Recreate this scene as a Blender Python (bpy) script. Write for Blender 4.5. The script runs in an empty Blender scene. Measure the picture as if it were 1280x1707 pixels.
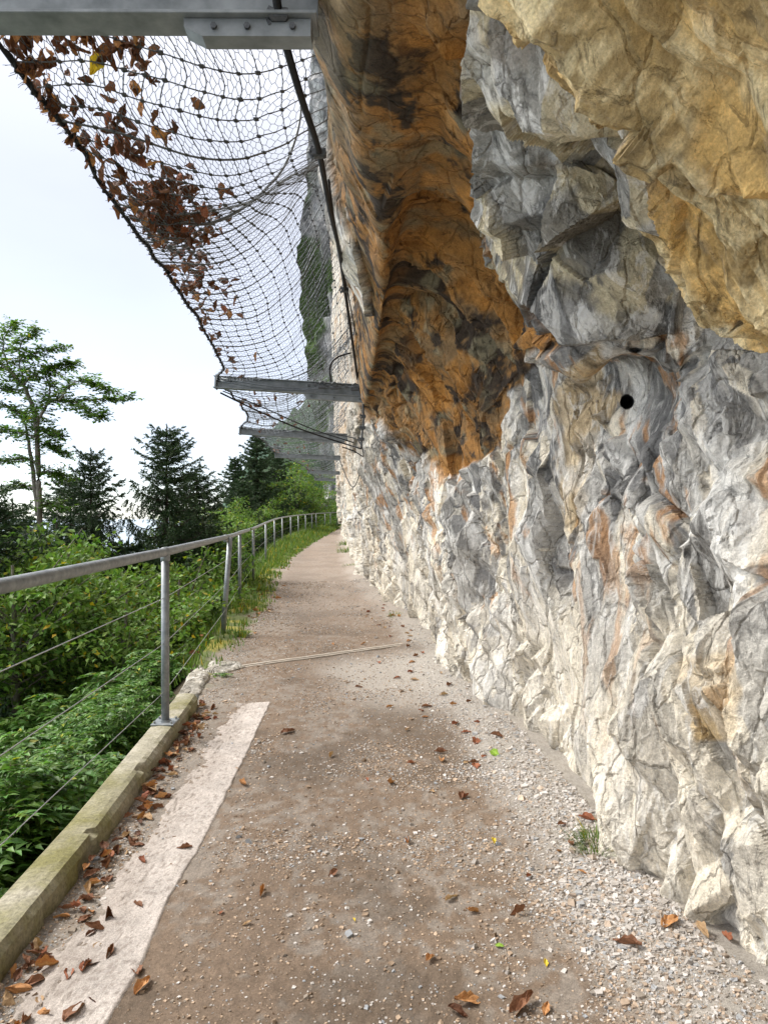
import bpy, math, random
import numpy as np
from mathutils import Vector, Matrix
random.seed(7)
RNG = np.random.default_rng(11)
SC = bpy.context.scene
COL = SC.collection
F, CX, CY, EYE = 1200.0, 640.0, 853.5, 1.5
R_ = math.radians

# ------------------------------------------------------------------ camera, sky, sun, exposure
cam_d = bpy.data.cameras.new('camera'); cam = bpy.data.objects.new('camera', cam_d); COL.objects.link(cam)
cam.location = (0, 0, EYE); cam.rotation_euler = (R_(90), 0, 0)
cam_d.sensor_fit = 'VERTICAL'; cam_d.sensor_height = 24; cam_d.lens = 24 * F / 1707.0
cam_d.clip_start = 0.05; cam_d.clip_end = 8000
SC.camera = cam
SC.view_settings.view_transform = 'Standard'; SC.view_settings.look = 'None'
SC.view_settings.gamma = 1; SC.view_settings.exposure = 1.15
SUN_EL, SUN_AZ = R_(46), R_(-68)          # azimuth from +Y, towards -X
world = bpy.data.worlds.new('World'); SC.world = world; world.use_nodes = True
def build_world():
    nt = world.node_tree; n = nt.nodes; l = nt.links; n.clear()
    out = n.new('ShaderNodeOutputWorld'); mixs = n.new('ShaderNodeAddShader')
    b1 = n.new('ShaderNodeBackground'); b2 = n.new('ShaderNodeBackground')
    sky = n.new('ShaderNodeTexSky'); sky.sky_type = 'NISHITA'; sky.sun_disc = False
    sky.sun_elevation = SUN_EL; sky.sun_rotation = SUN_AZ; sky.dust_density = .2; sky.air_density = .6
    l.new(sky.outputs[0], b1.inputs[0]); b1.inputs[1].default_value = 0.05
    tc = n.new('ShaderNodeTexCoord'); sep = n.new('ShaderNodeSeparateXYZ'); l.new(tc.outputs['Generated'], sep.inputs[0])
    noi = n.new('ShaderNodeTexNoise'); noi.inputs['Scale'].default_value = 2.2; noi.inputs['Detail'].default_value = 4
    mp = n.new('ShaderNodeMapping'); mp.inputs['Scale'].default_value = (1, 1, 2.6)
    l.new(tc.outputs['Generated'], mp.inputs[0]); l.new(mp.outputs[0], noi.inputs['Vector'])
    cr = n.new('ShaderNodeValToRGB'); cr.color_ramp.elements[0].position = 0.32; cr.color_ramp.elements[1].position = 0.66
    cr.color_ramp.elements[0].color = (0.330, 0.315, 0.302, 1); cr.color_ramp.elements[1].color = (0.372, 0.358, 0.343, 1)
    l.new(noi.outputs[0], cr.inputs[0]); l.new(cr.outputs[0], b2.inputs[0])
    mr = n.new('ShaderNodeMapRange'); mr.inputs['From Min'].default_value = 0.38; mr.inputs['From Max'].default_value = 0.95
    mr.inputs['To Min'].default_value = 0.92; mr.inputs['To Max'].default_value = 2.6; mr.interpolation_type = 'SMOOTHSTEP'
    l.new(sep.outputs['Z'], mr.inputs['Value'])
    mx = n.new('ShaderNodeMapRange'); mx.inputs['From Min'].default_value = 0.5; mx.inputs['From Max'].default_value = 1.0
    mx.inputs['To Min'].default_value = 0.0; mx.inputs['To Max'].default_value = 2.4; mx.interpolation_type = 'SMOOTHSTEP'
    ng = n.new('ShaderNodeMath'); ng.operation = 'MULTIPLY'; ng.inputs[1].default_value = -1
    l.new(sep.outputs['X'], ng.inputs[0]); l.new(ng.outputs[0], mx.inputs['Value'])
    ad = n.new('ShaderNodeMath'); ad.operation = 'ADD'; l.new(mr.outputs[0], ad.inputs[0]); l.new(mx.outputs[0], ad.inputs[1])
    l.new(ad.outputs[0], b2.inputs[1])
    l.new(b1.outputs[0], mixs.inputs[0]); l.new(b2.outputs[0], mixs.inputs[1]); l.new(mixs.outputs[0], out.inputs[0])
build_world()
sd = bpy.data.lights.new('sun', 'SUN'); sd.energy = 2.3; sd.angle = R_(18); sd.color = (1.0, 0.965, 0.90)
sun = bpy.data.objects.new('sun', sd); COL.objects.link(sun)
_d = Vector((math.sin(SUN_AZ) * math.cos(SUN_EL), math.cos(SUN_AZ) * math.cos(SUN_EL), math.sin(SUN_EL)))
sun.rotation_euler = _d.to_track_quat('Z', 'Y').to_euler()

# ------------------------------------------------------------------ helpers
def P(px, py, Y): return np.array([(px - CX) / F * Y, Y, EYE - (py - CY) / F * Y])
def gz(Y): return 0.012 * np.maximum(0, np.minimum(Y, 60) - 10)
def GP(px, py):                                  # ground point under a measured point
    t = (py - CY) / F
    Y = EYE / t
    if Y > 10: Y = 1.62 / (t + 0.012)
    return np.array([(px - CX) / F * Y, Y, gz(Y)])
def tag(o, label=None, cat=None, group=None, kind=None):
    if label: o['label'] = label
    if cat: o['category'] = cat
    if group: o['group'] = group
    if kind: o['kind'] = kind
    return o
def empty(name, loc, label=None, cat=None, group=None):
    o = bpy.data.objects.new(name, None); COL.objects.link(o); o.location = loc; o.empty_display_size = .1
    return tag(o, label, cat, group)
def mesh_np(name, V, faces, mat=None, smooth=False, cols=None, parent=None, mats=None, midx=None):
    """faces: list of int arrays (each n x k)"""
    if not isinstance(faces, (list, tuple)): faces = [faces]
    V = np.asarray(V, np.float32)
    me = bpy.data.meshes.new(name)
    me.vertices.add(len(V)); me.vertices.foreach_set('co', V.ravel())
    loops = np.concatenate([np.asarray(f, np.int32).ravel() for f in faces])
    sizes = np.concatenate([np.full(len(f), np.asarray(f).shape[1], np.int32) for f in faces])
    starts = np.concatenate([[0], np.cumsum(sizes)[:-1]]).astype(np.int32)
    me.loops.add(len(loops)); me.loops.foreach_set('vertex_index', loops)
    me.polygons.add(len(sizes)); me.polygons.foreach_set('loop_start', starts); me.polygons.foreach_set('loop_total', sizes)
    if midx is not None: me.polygons.foreach_set('material_index', np.asarray(midx, np.int32))
    me.polygons.foreach_set('use_smooth', np.full(len(sizes), bool(smooth)))
    me.update(calc_edges=True)
    if cols is not None:
        a = me.color_attributes.new('Col', 'FLOAT_COLOR', 'POINT')
        c4 = np.ones((len(V), 4), np.float32); c4[:, :cols.shape[1]] = cols
        a.data.foreach_set('color', c4.ravel())
    for m in (mats or ([mat] if mat else [])): me.materials.append(m)
    o = bpy.data.objects.new(name, me); COL.objects.link(o)
    if parent: o.parent = parent
    return o
def dup(root, loc=None, rot=None, scale=None, label=None):
    r = root.copy(); COL.objects.link(r)
    if loc is not None: r.location = loc
    if rot is not None: r.rotation_euler = rot
    if scale is not None: r.scale = (scale,) * 3 if np.isscalar(scale) else scale
    if label: r['label'] = label
    for ch in list(root.children):
        c = ch.copy(); COL.objects.link(c); c.parent = r
        for g in list(ch.children):
            d = g.copy(); COL.objects.link(d); d.parent = c
    return r
class MB:
    def __init__(s): s.v = []; s.f = []; s.n = 0
    def add(s, v, f):
        v = np.asarray(v, float); s.v.append(v)
        for q in f: s.f.append(tuple(int(i) + s.n for i in q))
        s.n += len(v)
    def box(s, c, size, R=None, bev=0.0):
        hx, hy, hz = np.array(size) / 2.0
        if bev <= 0:
            v = np.array([(x, y, z) for x in (-hx, hx) for y in (-hy, hy) for z in (-hz, hz)])
            f = [(0, 1, 3, 2), (4, 6, 7, 5), (0, 4, 5, 1), (2, 3, 7, 6), (0, 2, 6, 4), (1, 5, 7, 3)]
        else:
            b = min(bev, hx * .9, hy * .9, hz * .9); v = []; f = []
            for z, i in ((-hz, b), (-hz + b, 0), (hz - b, 0), (hz, b)):
                v += [(-hx + i, -hy + i, z), (hx - i, -hy + i, z), (hx - i, hy - i, z), (-hx + i, hy - i, z)]
            v = np.array(v); f = [(3, 2, 1, 0), (12, 13, 14, 15)]
            for k in range(3):
                for j in range(4): f.append((k * 4 + j, k * 4 + (j + 1) % 4, k * 4 + 4 + (j + 1) % 4, k * 4 + 4 + j))
        if R is not None: v = v @ np.array(R).T
        s.add(v + np.array(c), f)
    def tube(s, pts, r, n=8, cap=True):
        v, f = tube_np(pts, r, n); s.add(v, f)
        if cap:
            m = len(pts)
            s.f.append(tuple(s.n - m * n + k for k in range(n))[::-1]); s.f.append(tuple(s.n - n + k for k in range(n)))
    def build(s, name, mat, parent=None, smooth=False):
        me = bpy.data.meshes.new(name); me.from_pydata(np.concatenate(s.v).tolist(), [], s.f); me.update()
        if smooth: me.polygons.foreach_set('use_smooth', [True] * len(me.polygons))
        if mat: me.materials.append(mat)
        o = bpy.data.objects.new(name, me); COL.objects.link(o)
        if parent: o.parent = parent
        return o
def tube_np(pts, r, n=6):
    pts = np.asarray(pts, float); m = len(pts)
    r = np.full(m, r) if np.isscalar(r) else np.asarray(r, float)
    t = np.gradient(pts, axis=0); t /= np.linalg.norm(t, axis=1)[:, None] + 1e-9
    ref = np.array([0, 0, 1.]) if abs(t[:, 2]).mean() < .9 else np.array([1., 0, 0])
    a = np.cross(t, ref); a /= np.linalg.norm(a, axis=1)[:, None] + 1e-9
    b = np.cross(t, a)
    ang = np.arange(n) * 2 * np.pi / n
    v = pts[:, None] + r[:, None, None] * (np.cos(ang)[None, :, None] * a[:, None] + np.sin(ang)[None, :, None] * b[:, None])
    f = []
    for i in range(m - 1):
        for k in range(n):
            f.append((i * n + k, i * n + (k + 1) % n, (i + 1) * n + (k + 1) % n, (i + 1) * n + k))
    return v.reshape(-1, 3), f
def segs_np(A, B, r, n=3):
    """many straight little wires A->B as n-sided tubes"""
    A = np.asarray(A, float); B = np.asarray(B, float); t = B - A; t /= np.linalg.norm(t, axis=1)[:, None] + 1e-9
    ref = np.tile([0.3, 0.1, 1.], (len(A), 1)); a = np.cross(t, ref); a /= np.linalg.norm(a, axis=1)[:, None] + 1e-9
    b = np.cross(t, a); ang = np.arange(n) * 2 * np.pi / n
    r = np.broadcast_to(np.asarray(r, float).reshape(-1, 1, 1), (len(A), 1, 1))
    ring = r * (np.cos(ang)[None, :, None] * a[:, None] + np.sin(ang)[None, :, None] * b[:, None])
    V = np.concatenate([A[:, None] + ring, B[:, None] + ring], 1).reshape(-1, 3)
    base = (np.arange(len(A)) * 2 * n)[:, None, None]
    k = np.arange(n); q = np.stack([k, (k + 1) % n, (k + 1) % n + n, k + n], 1)[None]
    return V, (base + q).reshape(-1, 4)
def merge(parts):
    Vs = []; Fs = []; n = 0
    for v, f in parts: Vs.append(v); Fs.append(np.asarray(f) + n); n += len(v)
    return np.concatenate(Vs), np.concatenate(Fs)
def cr_eval(C, t):
    """Catmull-Rom along axis 0 of C at parameters t (0..len-1)"""
    n = len(C); i = np.clip(np.floor(t).astype(int), 0, n - 2); u = (t - i).reshape((-1,) + (1,) * (C.ndim - 1))
    p1 = C[i]; p2 = C[i + 1]
    p0 = np.where((i > 0).reshape(u.shape), C[np.maximum(i - 1, 0)], 2 * p1 - p2)
    p3 = np.where((i < n - 2).reshape(u.shape), C[np.minimum(i + 2, n - 1)], 2 * p2 - p1)
    return 0.5 * (2 * p1 + (p2 - p0) * u + (2 * p0 - 5 * p1 + 4 * p2 - p3) * u ** 2 + (3 * p1 - p0 - 3 * p2 + p3) * u ** 3)
def smooth(a, b, x):
    t = np.clip((x - a) / (b - a), 0, 1); return t * t * (3 - 2 * t)
# ---- hashed noises (numpy)
def _h(ix, iy, iz, s):
    x = (ix.astype(np.int64) * 73856093) ^ (iy.astype(np.int64) * 19349663) ^ (iz.astype(np.int64) * 83492791) ^ (s * 2654435761)
    x = (x & 0xffffffff).astype(np.uint32)
    x ^= x >> np.uint32(16); x *= np.uint32(0x7feb352d); x ^= x >> np.uint32(15); x *= np.uint32(0x846ca68b); x ^= x >> np.uint32(16)
    return x.astype(np.float32) * np.float32(1 / 4294967296.0)
def vnoise(p, seed=0):
    i = np.floor(p).astype(np.int32); f = (p - i).astype(np.float32); f = f * f * (3 - 2 * f); o = 0
    for a in (0, 1):
        for b in (0, 1):
            for c in (0, 1):
                w = (f[:, 0] if a else 1 - f[:, 0]) * (f[:, 1] if b else 1 - f[:, 1]) * (f[:, 2] if c else 1 - f[:, 2])
                o = o + w * _h(i[:, 0] + a, i[:, 1] + b, i[:, 2] + c, seed)
    return o
def fbm(p, scale, octv=4, seed=0, gain=.5):
    p = np.asarray(p) * scale; o = 0; amp = 1; tot = 0
    for k in range(octv):
        o = o + amp * vnoise(p + k * 17.3, seed + k); tot += amp; amp *= gain; p = p * 2.03
    return o / tot
TD = np.array([[1, 1, 1], [1, -1, -1], [-1, 1, -1], [-1, -1, 1.]], np.float32) / 1.732
def facets(p, seed):
    """flat breaks: continuous lower envelope of little tilted pyramids -> (height, edge distance, three random values of the cell)"""
    p = np.asarray(p, np.float32); i0 = np.floor(p).astype(np.int32); N = len(p)
    d1 = np.full(N, 1e9, np.float32); d2 = d1.copy(); best = np.zeros((N, 3), np.int32)
    for a in (-1, 0, 1):
        for b in (-1, 0, 1):
            for c in (-1, 0, 1):
                ci = i0 + np.array([a, b, c], np.int32)
                v = [p[:, k] - ci[:, k] - (.12 + .76 * _h(ci[:, 0], ci[:, 1], ci[:, 2], seed + k)) for k in range(3)]
                g = [_h(ci[:, 0], ci[:, 1], ci[:, 2], seed + 10 + k) - .5 for k in range(4)]
                d = None
                for q in range(4):
                    t = v[0] * (TD[q, 0] + 1.1 * g[(q) % 3]) + v[1] * (TD[q, 1] + 1.1 * g[(q + 1) % 3]) + v[2] * (TD[q, 2] - 1.1 * g[(q + 2) % 3])
                    d = t if d is None else np.maximum(d, t)
                d = d + .3 * g[3]
                m = d < d1; d2 = np.where(m, d1, np.minimum(d2, d)); d1 = np.where(m, d, d1); best[m] = ci[m]
    r = np.stack([_h(best[:, 0], best[:, 1], best[:, 2], seed + 20 + k) for k in range(3)], 1)
    return (d1 - .2) * 1.6, d2 - d1, r
# ---- materials
def new_mat(name):
    m = bpy.data.materials.new(name); m.use_nodes = True; nt = m.node_tree
    return m, nt, nt.nodes['Principled BSDF']
def N_(nt, t, **kw):
    n = nt.nodes.new(t)
    for k, v in kw.items(): setattr(n, k, v)
    return n
def ramp(nt, src, stops):
    r = N_(nt, 'ShaderNodeValToRGB'); e = r.color_ramp.elements
    while len(e) < len(stops): e.new(.5)
    for q, (p, c) in zip(e, stops): q.position = p; q.color = tuple(c) + (1,) if len(c) == 3 else c
    nt.links.new(src, r.inputs[0]); return r.outputs[0]
def noise(nt, scale, detail=5, rough=.6, vec=None, dist=0):
    n = N_(nt, 'ShaderNodeTexNoise'); n.inputs['Scale'].default_value = scale; n.inputs['Detail'].default_value = detail
    n.inputs['Roughness'].default_value = rough; n.inputs['Distortion'].default_value = dist
    if vec is None: vec = objco(nt)
    nt.links.new(vec, n.inputs['Vector']); return n.outputs[0]
def objco(nt, scale=None):
    t = N_(nt, 'ShaderNodeTexCoord')
    if scale is None: return t.outputs['Object']
    m = N_(nt, 'ShaderNodeMapping'); m.inputs['Scale'].default_value = scale
    nt.links.new(t.outputs['Object'], m.inputs[0]); return m.outputs[0]
def mixc(nt, a, b, fac, mode='MIX'):
    m = N_(nt, 'ShaderNodeMix', data_type='RGBA', blend_type=mode)
    for s, v in ((m.inputs[0], fac), (m.inputs[6], a), (m.inputs[7], b)):
        if hasattr(v, 'node'): nt.links.new(v, s)
        else: s.default_value = v if np.isscalar(v) else tuple(v) + (1,)
    return m.outputs[2]
def bump(nt, bs, h, strength=.5, dist=.01, prev=None):
    b = N_(nt, 'ShaderNodeBump'); b.inputs['Strength'].default_value = strength; b.inputs['Distance'].default_value = dist
    nt.links.new(h, b.inputs['Height'])
    if prev: nt.links.new(prev, b.inputs['Normal'])
    nt.links.new(b.outputs[0], bs.inputs['Normal']); return b.outputs[0]
def mat_simple(name, c1, c2, scale=30, rough=.7, bumpd=.002, metal=0, spec=.5, detail=6):
    m, nt, bs = new_mat(name)
    n = noise(nt, scale, detail); c = ramp(nt, n, [(.3, c1), (.7, c2)])
    nt.links.new(c, bs.inputs['Base Color']); bs.inputs['Roughness'].default_value = rough
    bs.inputs['Metallic'].default_value = metal; bs.inputs['Specular IOR Level'].default_value = spec
    if bumpd: bump(nt, bs, noise(nt, scale * 3, 4), .6, bumpd)
    return m
def mat_attr(name, rough=.85, fine=((60, .35), (260, .3)), bumps=((45, .012), (230, .003)), spec=.3):
    m, nt, bs = new_mat(name)
    a = N_(nt, 'ShaderNodeAttribute', attribute_name='Col'); c = a.outputs['Color']
    for s, k in fine:
        n = noise(nt, s, 5, .65); g = ramp(nt, n, [(.25, (1 - k,) * 3), (.75, (1 + k,) * 3)])
        c = mixc(nt, c, g, 1.0, 'MULTIPLY')
    nt.links.new(c, bs.inputs['Base Color']); bs.inputs['Roughness'].default_value = rough; bs.inputs['Specular IOR Level'].default_value = spec
    pv = None
    for s, d in bumps: pv = bump(nt, bs, noise(nt, s, 6, .65), .8, d, pv)
    return m
def mat_leaf(name, ca, cb, trans=.35, rough=.5, scale=3.0):
    m, nt, bs = new_mat(name)
    a = N_(nt, 'ShaderNodeAttribute', attribute_name='Col')
    n = noise(nt, scale, 2); c = ramp(nt, n, [(.3, ca), (.7, cb)])
    c = mixc(nt, c, a.outputs['Color'], 1.0, 'MULTIPLY')
    nt.links.new(c, bs.inputs['Base Color']); bs.inputs['Roughness'].default_value = rough; bs.inputs['Specular IOR Level'].default_value = .35
    tr = N_(nt, 'ShaderNodeBsdfTranslucent'); c2 = mixc(nt, c, (.9, 1.0, .35), .6, 'MULTIPLY')
    nt.links.new(c2, tr.inputs[0])
    mx = N_(nt, 'ShaderNodeMixShader'); mx.inputs[0].default_value = trans
    out = nt.nodes['Material Output']; nt.links.new(bs.outputs[0], mx.inputs[1]); nt.links.new(tr.outputs[0], mx.inputs[2]); nt.links.new(mx.outputs[0], out.inputs[0])
    return m
M = {}
M['rock'] = mat_attr('limestone', .88, ((14, .16), (55, .25), (210, .25)), ((28, .03), (90, .012), (300, .004)))
def rock_mat():
    m, nt, bs = new_mat('limestone')
    a = N_(nt, 'ShaderNodeAttribute', attribute_name='Col'); c = a.outputs['Color']
    for sc_, k in ((10, .14), (38, .24), (150, .24)):
        n = noise(nt, sc_, 6, .68); g = ramp(nt, n, [(.28, (1 - k * 1.25,) * 3), (.72, (1 + k,) * 3)]); c = mixc(nt, c, g, 1.0, 'MULTIPLY')
    tc = N_(nt, 'ShaderNodeTexCoord')
    def frame(rot, scl):
        mp = N_(nt, 'ShaderNodeMapping'); mp.inputs['Rotation'].default_value = rot; mp.inputs['Scale'].default_value = scl; nt.links.new(tc.outputs['Object'], mp.inputs[0]); return mp.outputs[0]
    w = noise(nt, 1, 7, .72, frame((.35, .1, 0), (9, 13, 2.6)), .8)                       # pale steep streaks and veins
    wm = N_(nt, 'ShaderNodeMath', operation='MULTIPLY'); nt.links.new(ramp(nt, w, [(.54, (0,) * 3), (.60, (.5,) * 3)]), wm.inputs[0]); nt.links.new(a.outputs['Alpha'], wm.inputs[1])
    c = mixc(nt, c, (.80, .78, .73), wm.outputs[0])
    d = noise(nt, 1, 7, .75, frame((-.3, .2, 0), (16, 20, 6)), 1.2)                       # dark pitted bands
    c = mixc(nt, c, (.24, .235, .23), ramp(nt, d, [(.56, (0,) * 3), (.62, (.65,) * 3)]), 'MULTIPLY')
    vv = N_(nt, 'ShaderNodeTexVoronoi', feature='DISTANCE_TO_EDGE'); vv.inputs['Scale'].default_value = 1
    wn = N_(nt, 'ShaderNodeTexNoise'); wn.inputs['Scale'].default_value = 5; wn.inputs['Detail'].default_value = 5; nt.links.new(tc.outputs['Object'], wn.inputs['Vector'])
    va = N_(nt, 'ShaderNodeVectorMath', operation='MULTIPLY_ADD'); va.inputs[1].default_value = (.9, .9, .9); nt.links.new(wn.outputs['Color'], va.inputs[0]); nt.links.new(frame((.4, 0, 0), (5.5, 6.5, 3)), va.inputs[2]); nt.links.new(va.outputs[0], vv.inputs['Vector'])
    ck = ramp(nt, vv.outputs['Distance'], [(.0, (.6,) * 3), (.014, (1,) * 3)]); gate = ramp(nt, noise(nt, 2.3, 3), [(.52, (0,) * 3), (.62, (1,) * 3)])
    c = mixc(nt, c, mixc(nt, c, ck, 1.0, 'MULTIPLY'), gate)
    nt.links.new(c, bs.inputs['Base Color']); bs.inputs['Roughness'].default_value = .86; bs.inputs['Specular IOR Level'].default_value = .3
    pv = bump(nt, bs, noise(nt, 16, 8, .6), .6, .02); pv = bump(nt, bs, d, .6, .012, pv); pv = bump(nt, bs, noise(nt, 90, 6, .7), 1.0, .008, pv); bump(nt, bs, ramp(nt, vv.outputs['Distance'], [(0, (0,) * 3), (.05, (1,) * 3)]), .7, .02, pv)
    return m
M['rock'] = rock_mat()
M['far_rock'] = mat_attr('far_limestone', .9, ((.35, .4), (1.8, .35)), ((1.2, .5), (6, .12)))
M['path'] = mat_attr('gritty_path', .9, ((30, .12), (120, .3), (420, .35)), ((60, .006), (260, .006)))
M['stone'] = mat_attr('gravel_stone', .85, ((90, .15),), ((150, .003),))
M['terrain'] = mat_attr('undergrowth_soil', .95, ((4, .5), (30, .4)), ((9, .12), (40, .03)))
M['galv'] = mat_simple('galvanised_steel', (.17, .19, .20), (.33, .35, .36), 22, .5, .0006, .5)
M['beam'] = mat_simple('weathered_beam_steel', (.14, .155, .16), (.29, .31, .32), 9, .5, .0008, .3)
M['wire'] = mat_simple('net_wire', (.10, .115, .13), (.17, .19, .21), 40, .5, 0, .5)
M['cable'] = mat_simple('dark_cable', (.006, .006, .007), (.02, .02, .022), 60, .6, .0008, 0, .25)
M['clip'] = mat_simple('clip_steel', (.05, .055, .06), (.12, .125, .13), 60, .5, 0, .6)
M['thinwire'] = mat_simple('railing_wire', (.35, .36, .36), (.5, .5, .5), 60, .4, 0, .7)
M['bark'] = mat_simple('grey_bark', (.09, .08, .06), (.22, .20, .17), 14, .9, .01)
M['spruce_bark'] = mat_simple('spruce_bark', (.035, .026, .02), (.08, .06, .045), 14, .9, .01)
M['stem'] = mat_simple('green_stem', (.10, .09, .04), (.16, .17, .06), 14, .8, 0)
M['leaf'] = mat_leaf('shrub_leaf', (.055, .14, .022), (.13, .27, .05))
M['beech'] = mat_leaf('beech_leaf', (.06, .14, .02), (.13, .25, .04), .5)
M['needle'] = mat_leaf('spruce_needle', (.018, .048, .018), (.042, .085, .03), .12, .6)
M['broad'] = mat_leaf('broad_leaf_far', (.075, .16, .025), (.16, .28, .05), .35, .6, .4)
M['grass'] = mat_leaf('grass_blade', (.07, .15, .02), (.17, .27, .05), .3, .6)
M['dead'] = mat_leaf('dead_leaf', (.6, .6, .6), (1.0, 1.0, 1.0), .25, .7, 40)
M['concrete'] = None

# ------------------------------------------------------------------ rock face (lofted cross-sections)
# each section: Y, then (X, Z) from below the path, up the wall, under the overhang, round the lip and up
SEC = [
 (-14, [(1.6,-.5),(1.5,0),(1.5,.6),(1.5,1.2),(1.5,1.7),(1.4,2.2),(1.1,2.7),(.6,3.2),(.0,3.5),(-.5,3.7),(-.6,5.2),(-.7,12)]),
 (-5,  [(1.5,-.5),(1.4,0),(1.35,.6),(1.35,1.2),(1.4,1.7),(1.3,2.2),(1.0,2.6),(.5,3.0),(.0,3.2),(-.4,3.4),(-.5,5.0),(-.7,12)]),
 (-1,  [(1.4,-.5),(1.3,0),(1.25,.6),(1.25,1.2),(1.3,1.7),(1.25,2.0),(.95,2.45),(.45,2.85),(.0,3.05),(-.35,3.25),(-.45,4.8),(-.6,12)]),
 (.8,  [(1.35,-.5),(1.22,0),(1.17,.6),(1.18,1.2),(1.25,1.7),(1.2,1.9),(.9,2.3),(.45,2.7),(.05,2.95),(-.3,3.2),(-.4,4.6),(-.6,12)]),
 (1.5, [(1.3,-.5),(1.18,0),(1.12,.6),(1.15,1.2),(1.2,1.65),(1.16,1.85),(.86,2.2),(.42,2.62),(.12,2.9),(-.2,3.18),(-.4,4.6),(-.6,12)]),
 (2.0, [(1.28,-.5),(1.14,0),(1.10,.6),(1.13,1.2),(1.2,1.7),(1.12,2.02),(.80,2.30),(.44,2.72),(.14,3.0),(-.18,3.16),(-.4,4.6),(-.6,12)]),
 (2.3, [(1.25,-.5),(1.10,0),(1.06,.6),(1.10,1.2),(1.18,1.75),(1.20,2.12),(.98,2.50),(.62,2.92),(.2,3.04),(-.17,3.15),(-.4,4.6),(-.6,12)]),
 (2.65,[(1.2,-.5),(1.02,0),(1.0,.6),(1.04,1.2),(1.12,1.75),(1.12,2.05),(.86,2.16),(.62,2.66),(.26,3.02),(-.20,3.14),(-.4,4.6),(-.6,12)]),
 (3.05,[(1.15,-.5),(.97,0),(.95,.6),(1.0,1.2),(1.06,1.75),(1.12,2.12),(.73,2.20),(.48,2.68),(.26,3.06),(-.17,3.14),(-.4,4.6),(-.6,12)]),
 (3.45,[(1.1,-.5),(.93,0),(.91,.6),(.95,1.2),(1.0,1.75),(1.05,2.20),(.70,2.34),(.46,2.78),(.20,3.08),(-.15,3.13),(-.38,4.6),(-.6,12)]),
 (3.62,[(1.1,-.5),(.92,0),(.905,.6),(.94,1.2),(.97,1.75),(.99,2.2),(.92,2.55),(.70,3.0),(.24,3.17),(-.09,3.12),(-.38,4.6),(-.6,12)]),
 (3.8, [(1.1,-.5),(.91,0),(.90,.6),(.93,1.2),(.95,1.75),(.96,2.18),(.86,2.46),(.60,2.94),(.22,3.15),(-.09,3.12),(-.38,4.6),(-.6,12)]),
 (4.4, [(1.05,-.5),(.88,0),(.86,.6),(.86,1.2),(.87,1.75),(.86,2.08),(.72,2.48),(.48,2.92),(.16,3.14),(-.07,3.12),(-.36,4.6),(-.6,12)]),
 (5.2, [(1.0,-.5),(.81,0),(.78,.6),(.77,1.2),(.76,1.65),(.72,1.96),(.62,2.36),(.40,2.78),(.10,3.04),(-.08,3.11),(-.34,4.6),(-.6,12)]),
 (7.0, [(.8,-.5),(.57,0),(.56,.6),(.53,1.1),(.5,1.55),(.45,1.9),(.30,2.24),(.14,2.56),(-.02,2.82),(-.20,3.04),(-.34,4.6),(-.6,12)]),
 (9.5, [(.75,-.5),(.50,0),(.42,.6),(.34,1.1),(.24,1.6),(.14,1.95),(.02,2.3),(-.1,2.6),(-.2,2.85),(-.32,3.1),(-.4,4.6),(-.7,12)]),
 (12,  [(.3,-.5),(-.0,0),(-.06,.6),(-.13,1.1),(-.22,1.6),(-.3,2.0),(-.38,2.4),(-.42,2.8),(-.48,3.2),(-.52,3.6),(-.54,5.2),(-.58,13)]),
 (15,  [(-.1,-.5),(-.38,0),(-.42,.6),(-.47,1.1),(-.52,1.6),(-.58,2.0),(-.64,2.5),(-.68,3.0),(-.72,3.5),(-.74,4.2),(-.76,6.5),(-.8,16)]),
 (21,  [(-.6,-.5),(-.90,0),(-.94,.6),(-.98,1.1),(-1.02,1.7),(-1.06,2.2),(-1.12,2.8),(-1.16,3.4),(-1.2,4.2),(-1.22,5.2),(-1.25,8),(-1.3,20)]),
 (30,  [(-1.2,-.5),(-1.58,0),(-1.62,.6),(-1.66,1.1),(-1.7,1.7),(-1.75,2.3),(-1.82,3),(-1.88,3.8),(-1.95,4.8),(-1.97,6),(-2.0,10),(-2.1,24)]),
 (46,  [(-2.1,-.3),(-2.5,.3),(-2.55,.9),(-2.6,1.6),(-2.68,2.3),(-2.75,3),(-2.85,4),(-2.95,5),(-3.0,6.5),(-3.05,8),(-3.1,13),(-3.2,28)]),
 (51,  [(-1.4,-.3),(-1.6,.3),(-1.6,.9),(-1.6,1.6),(-1.7,2.3),(-1.8,3),(-1.9,4),(-2.0,5),(-2.1,6.5),(-2.2,8),(-2.4,13),(-3.2,28)]),
 (58,  [(3.6,-.3),(3.5,.3),(3.5,.9),(3.5,1.6),(3.5,2.3),(3.4,3),(3.3,4),(3.3,5),(3.2,6.5),(3.0,8),(2.8,13),(1,28)]),
]
def inpoly(px, py, poly, w=1.0):
    """soft inside test: signed distance to polygon / w -> 0..1"""
    poly = np.array(poly, float); n = len(poly); inside = np.zeros(len(px), bool); dist = np.full(len(px), 1e9)
    for i in range(n):
        x1, y1 = poly[i]; x2, y2 = poly[(i + 1) % n]
        c = ((y1 > py) != (y2 > py)) & (px < (x2 - x1) * (py - y1) / (y2 - y1 + 1e-9) + x1); inside ^= c
        dx, dy = x2 - x1, y2 - y1; t = np.clip(((px - x1) * dx + (py - y1) * dy) / (dx * dx + dy * dy + 1e-9), 0, 1)
        dist = np.minimum(dist, np.hypot(px - x1 - t * dx, py - y1 - t * dy))
    sd_ = np.where(inside, dist, -dist)
    return smooth(-w, w, sd_)
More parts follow.
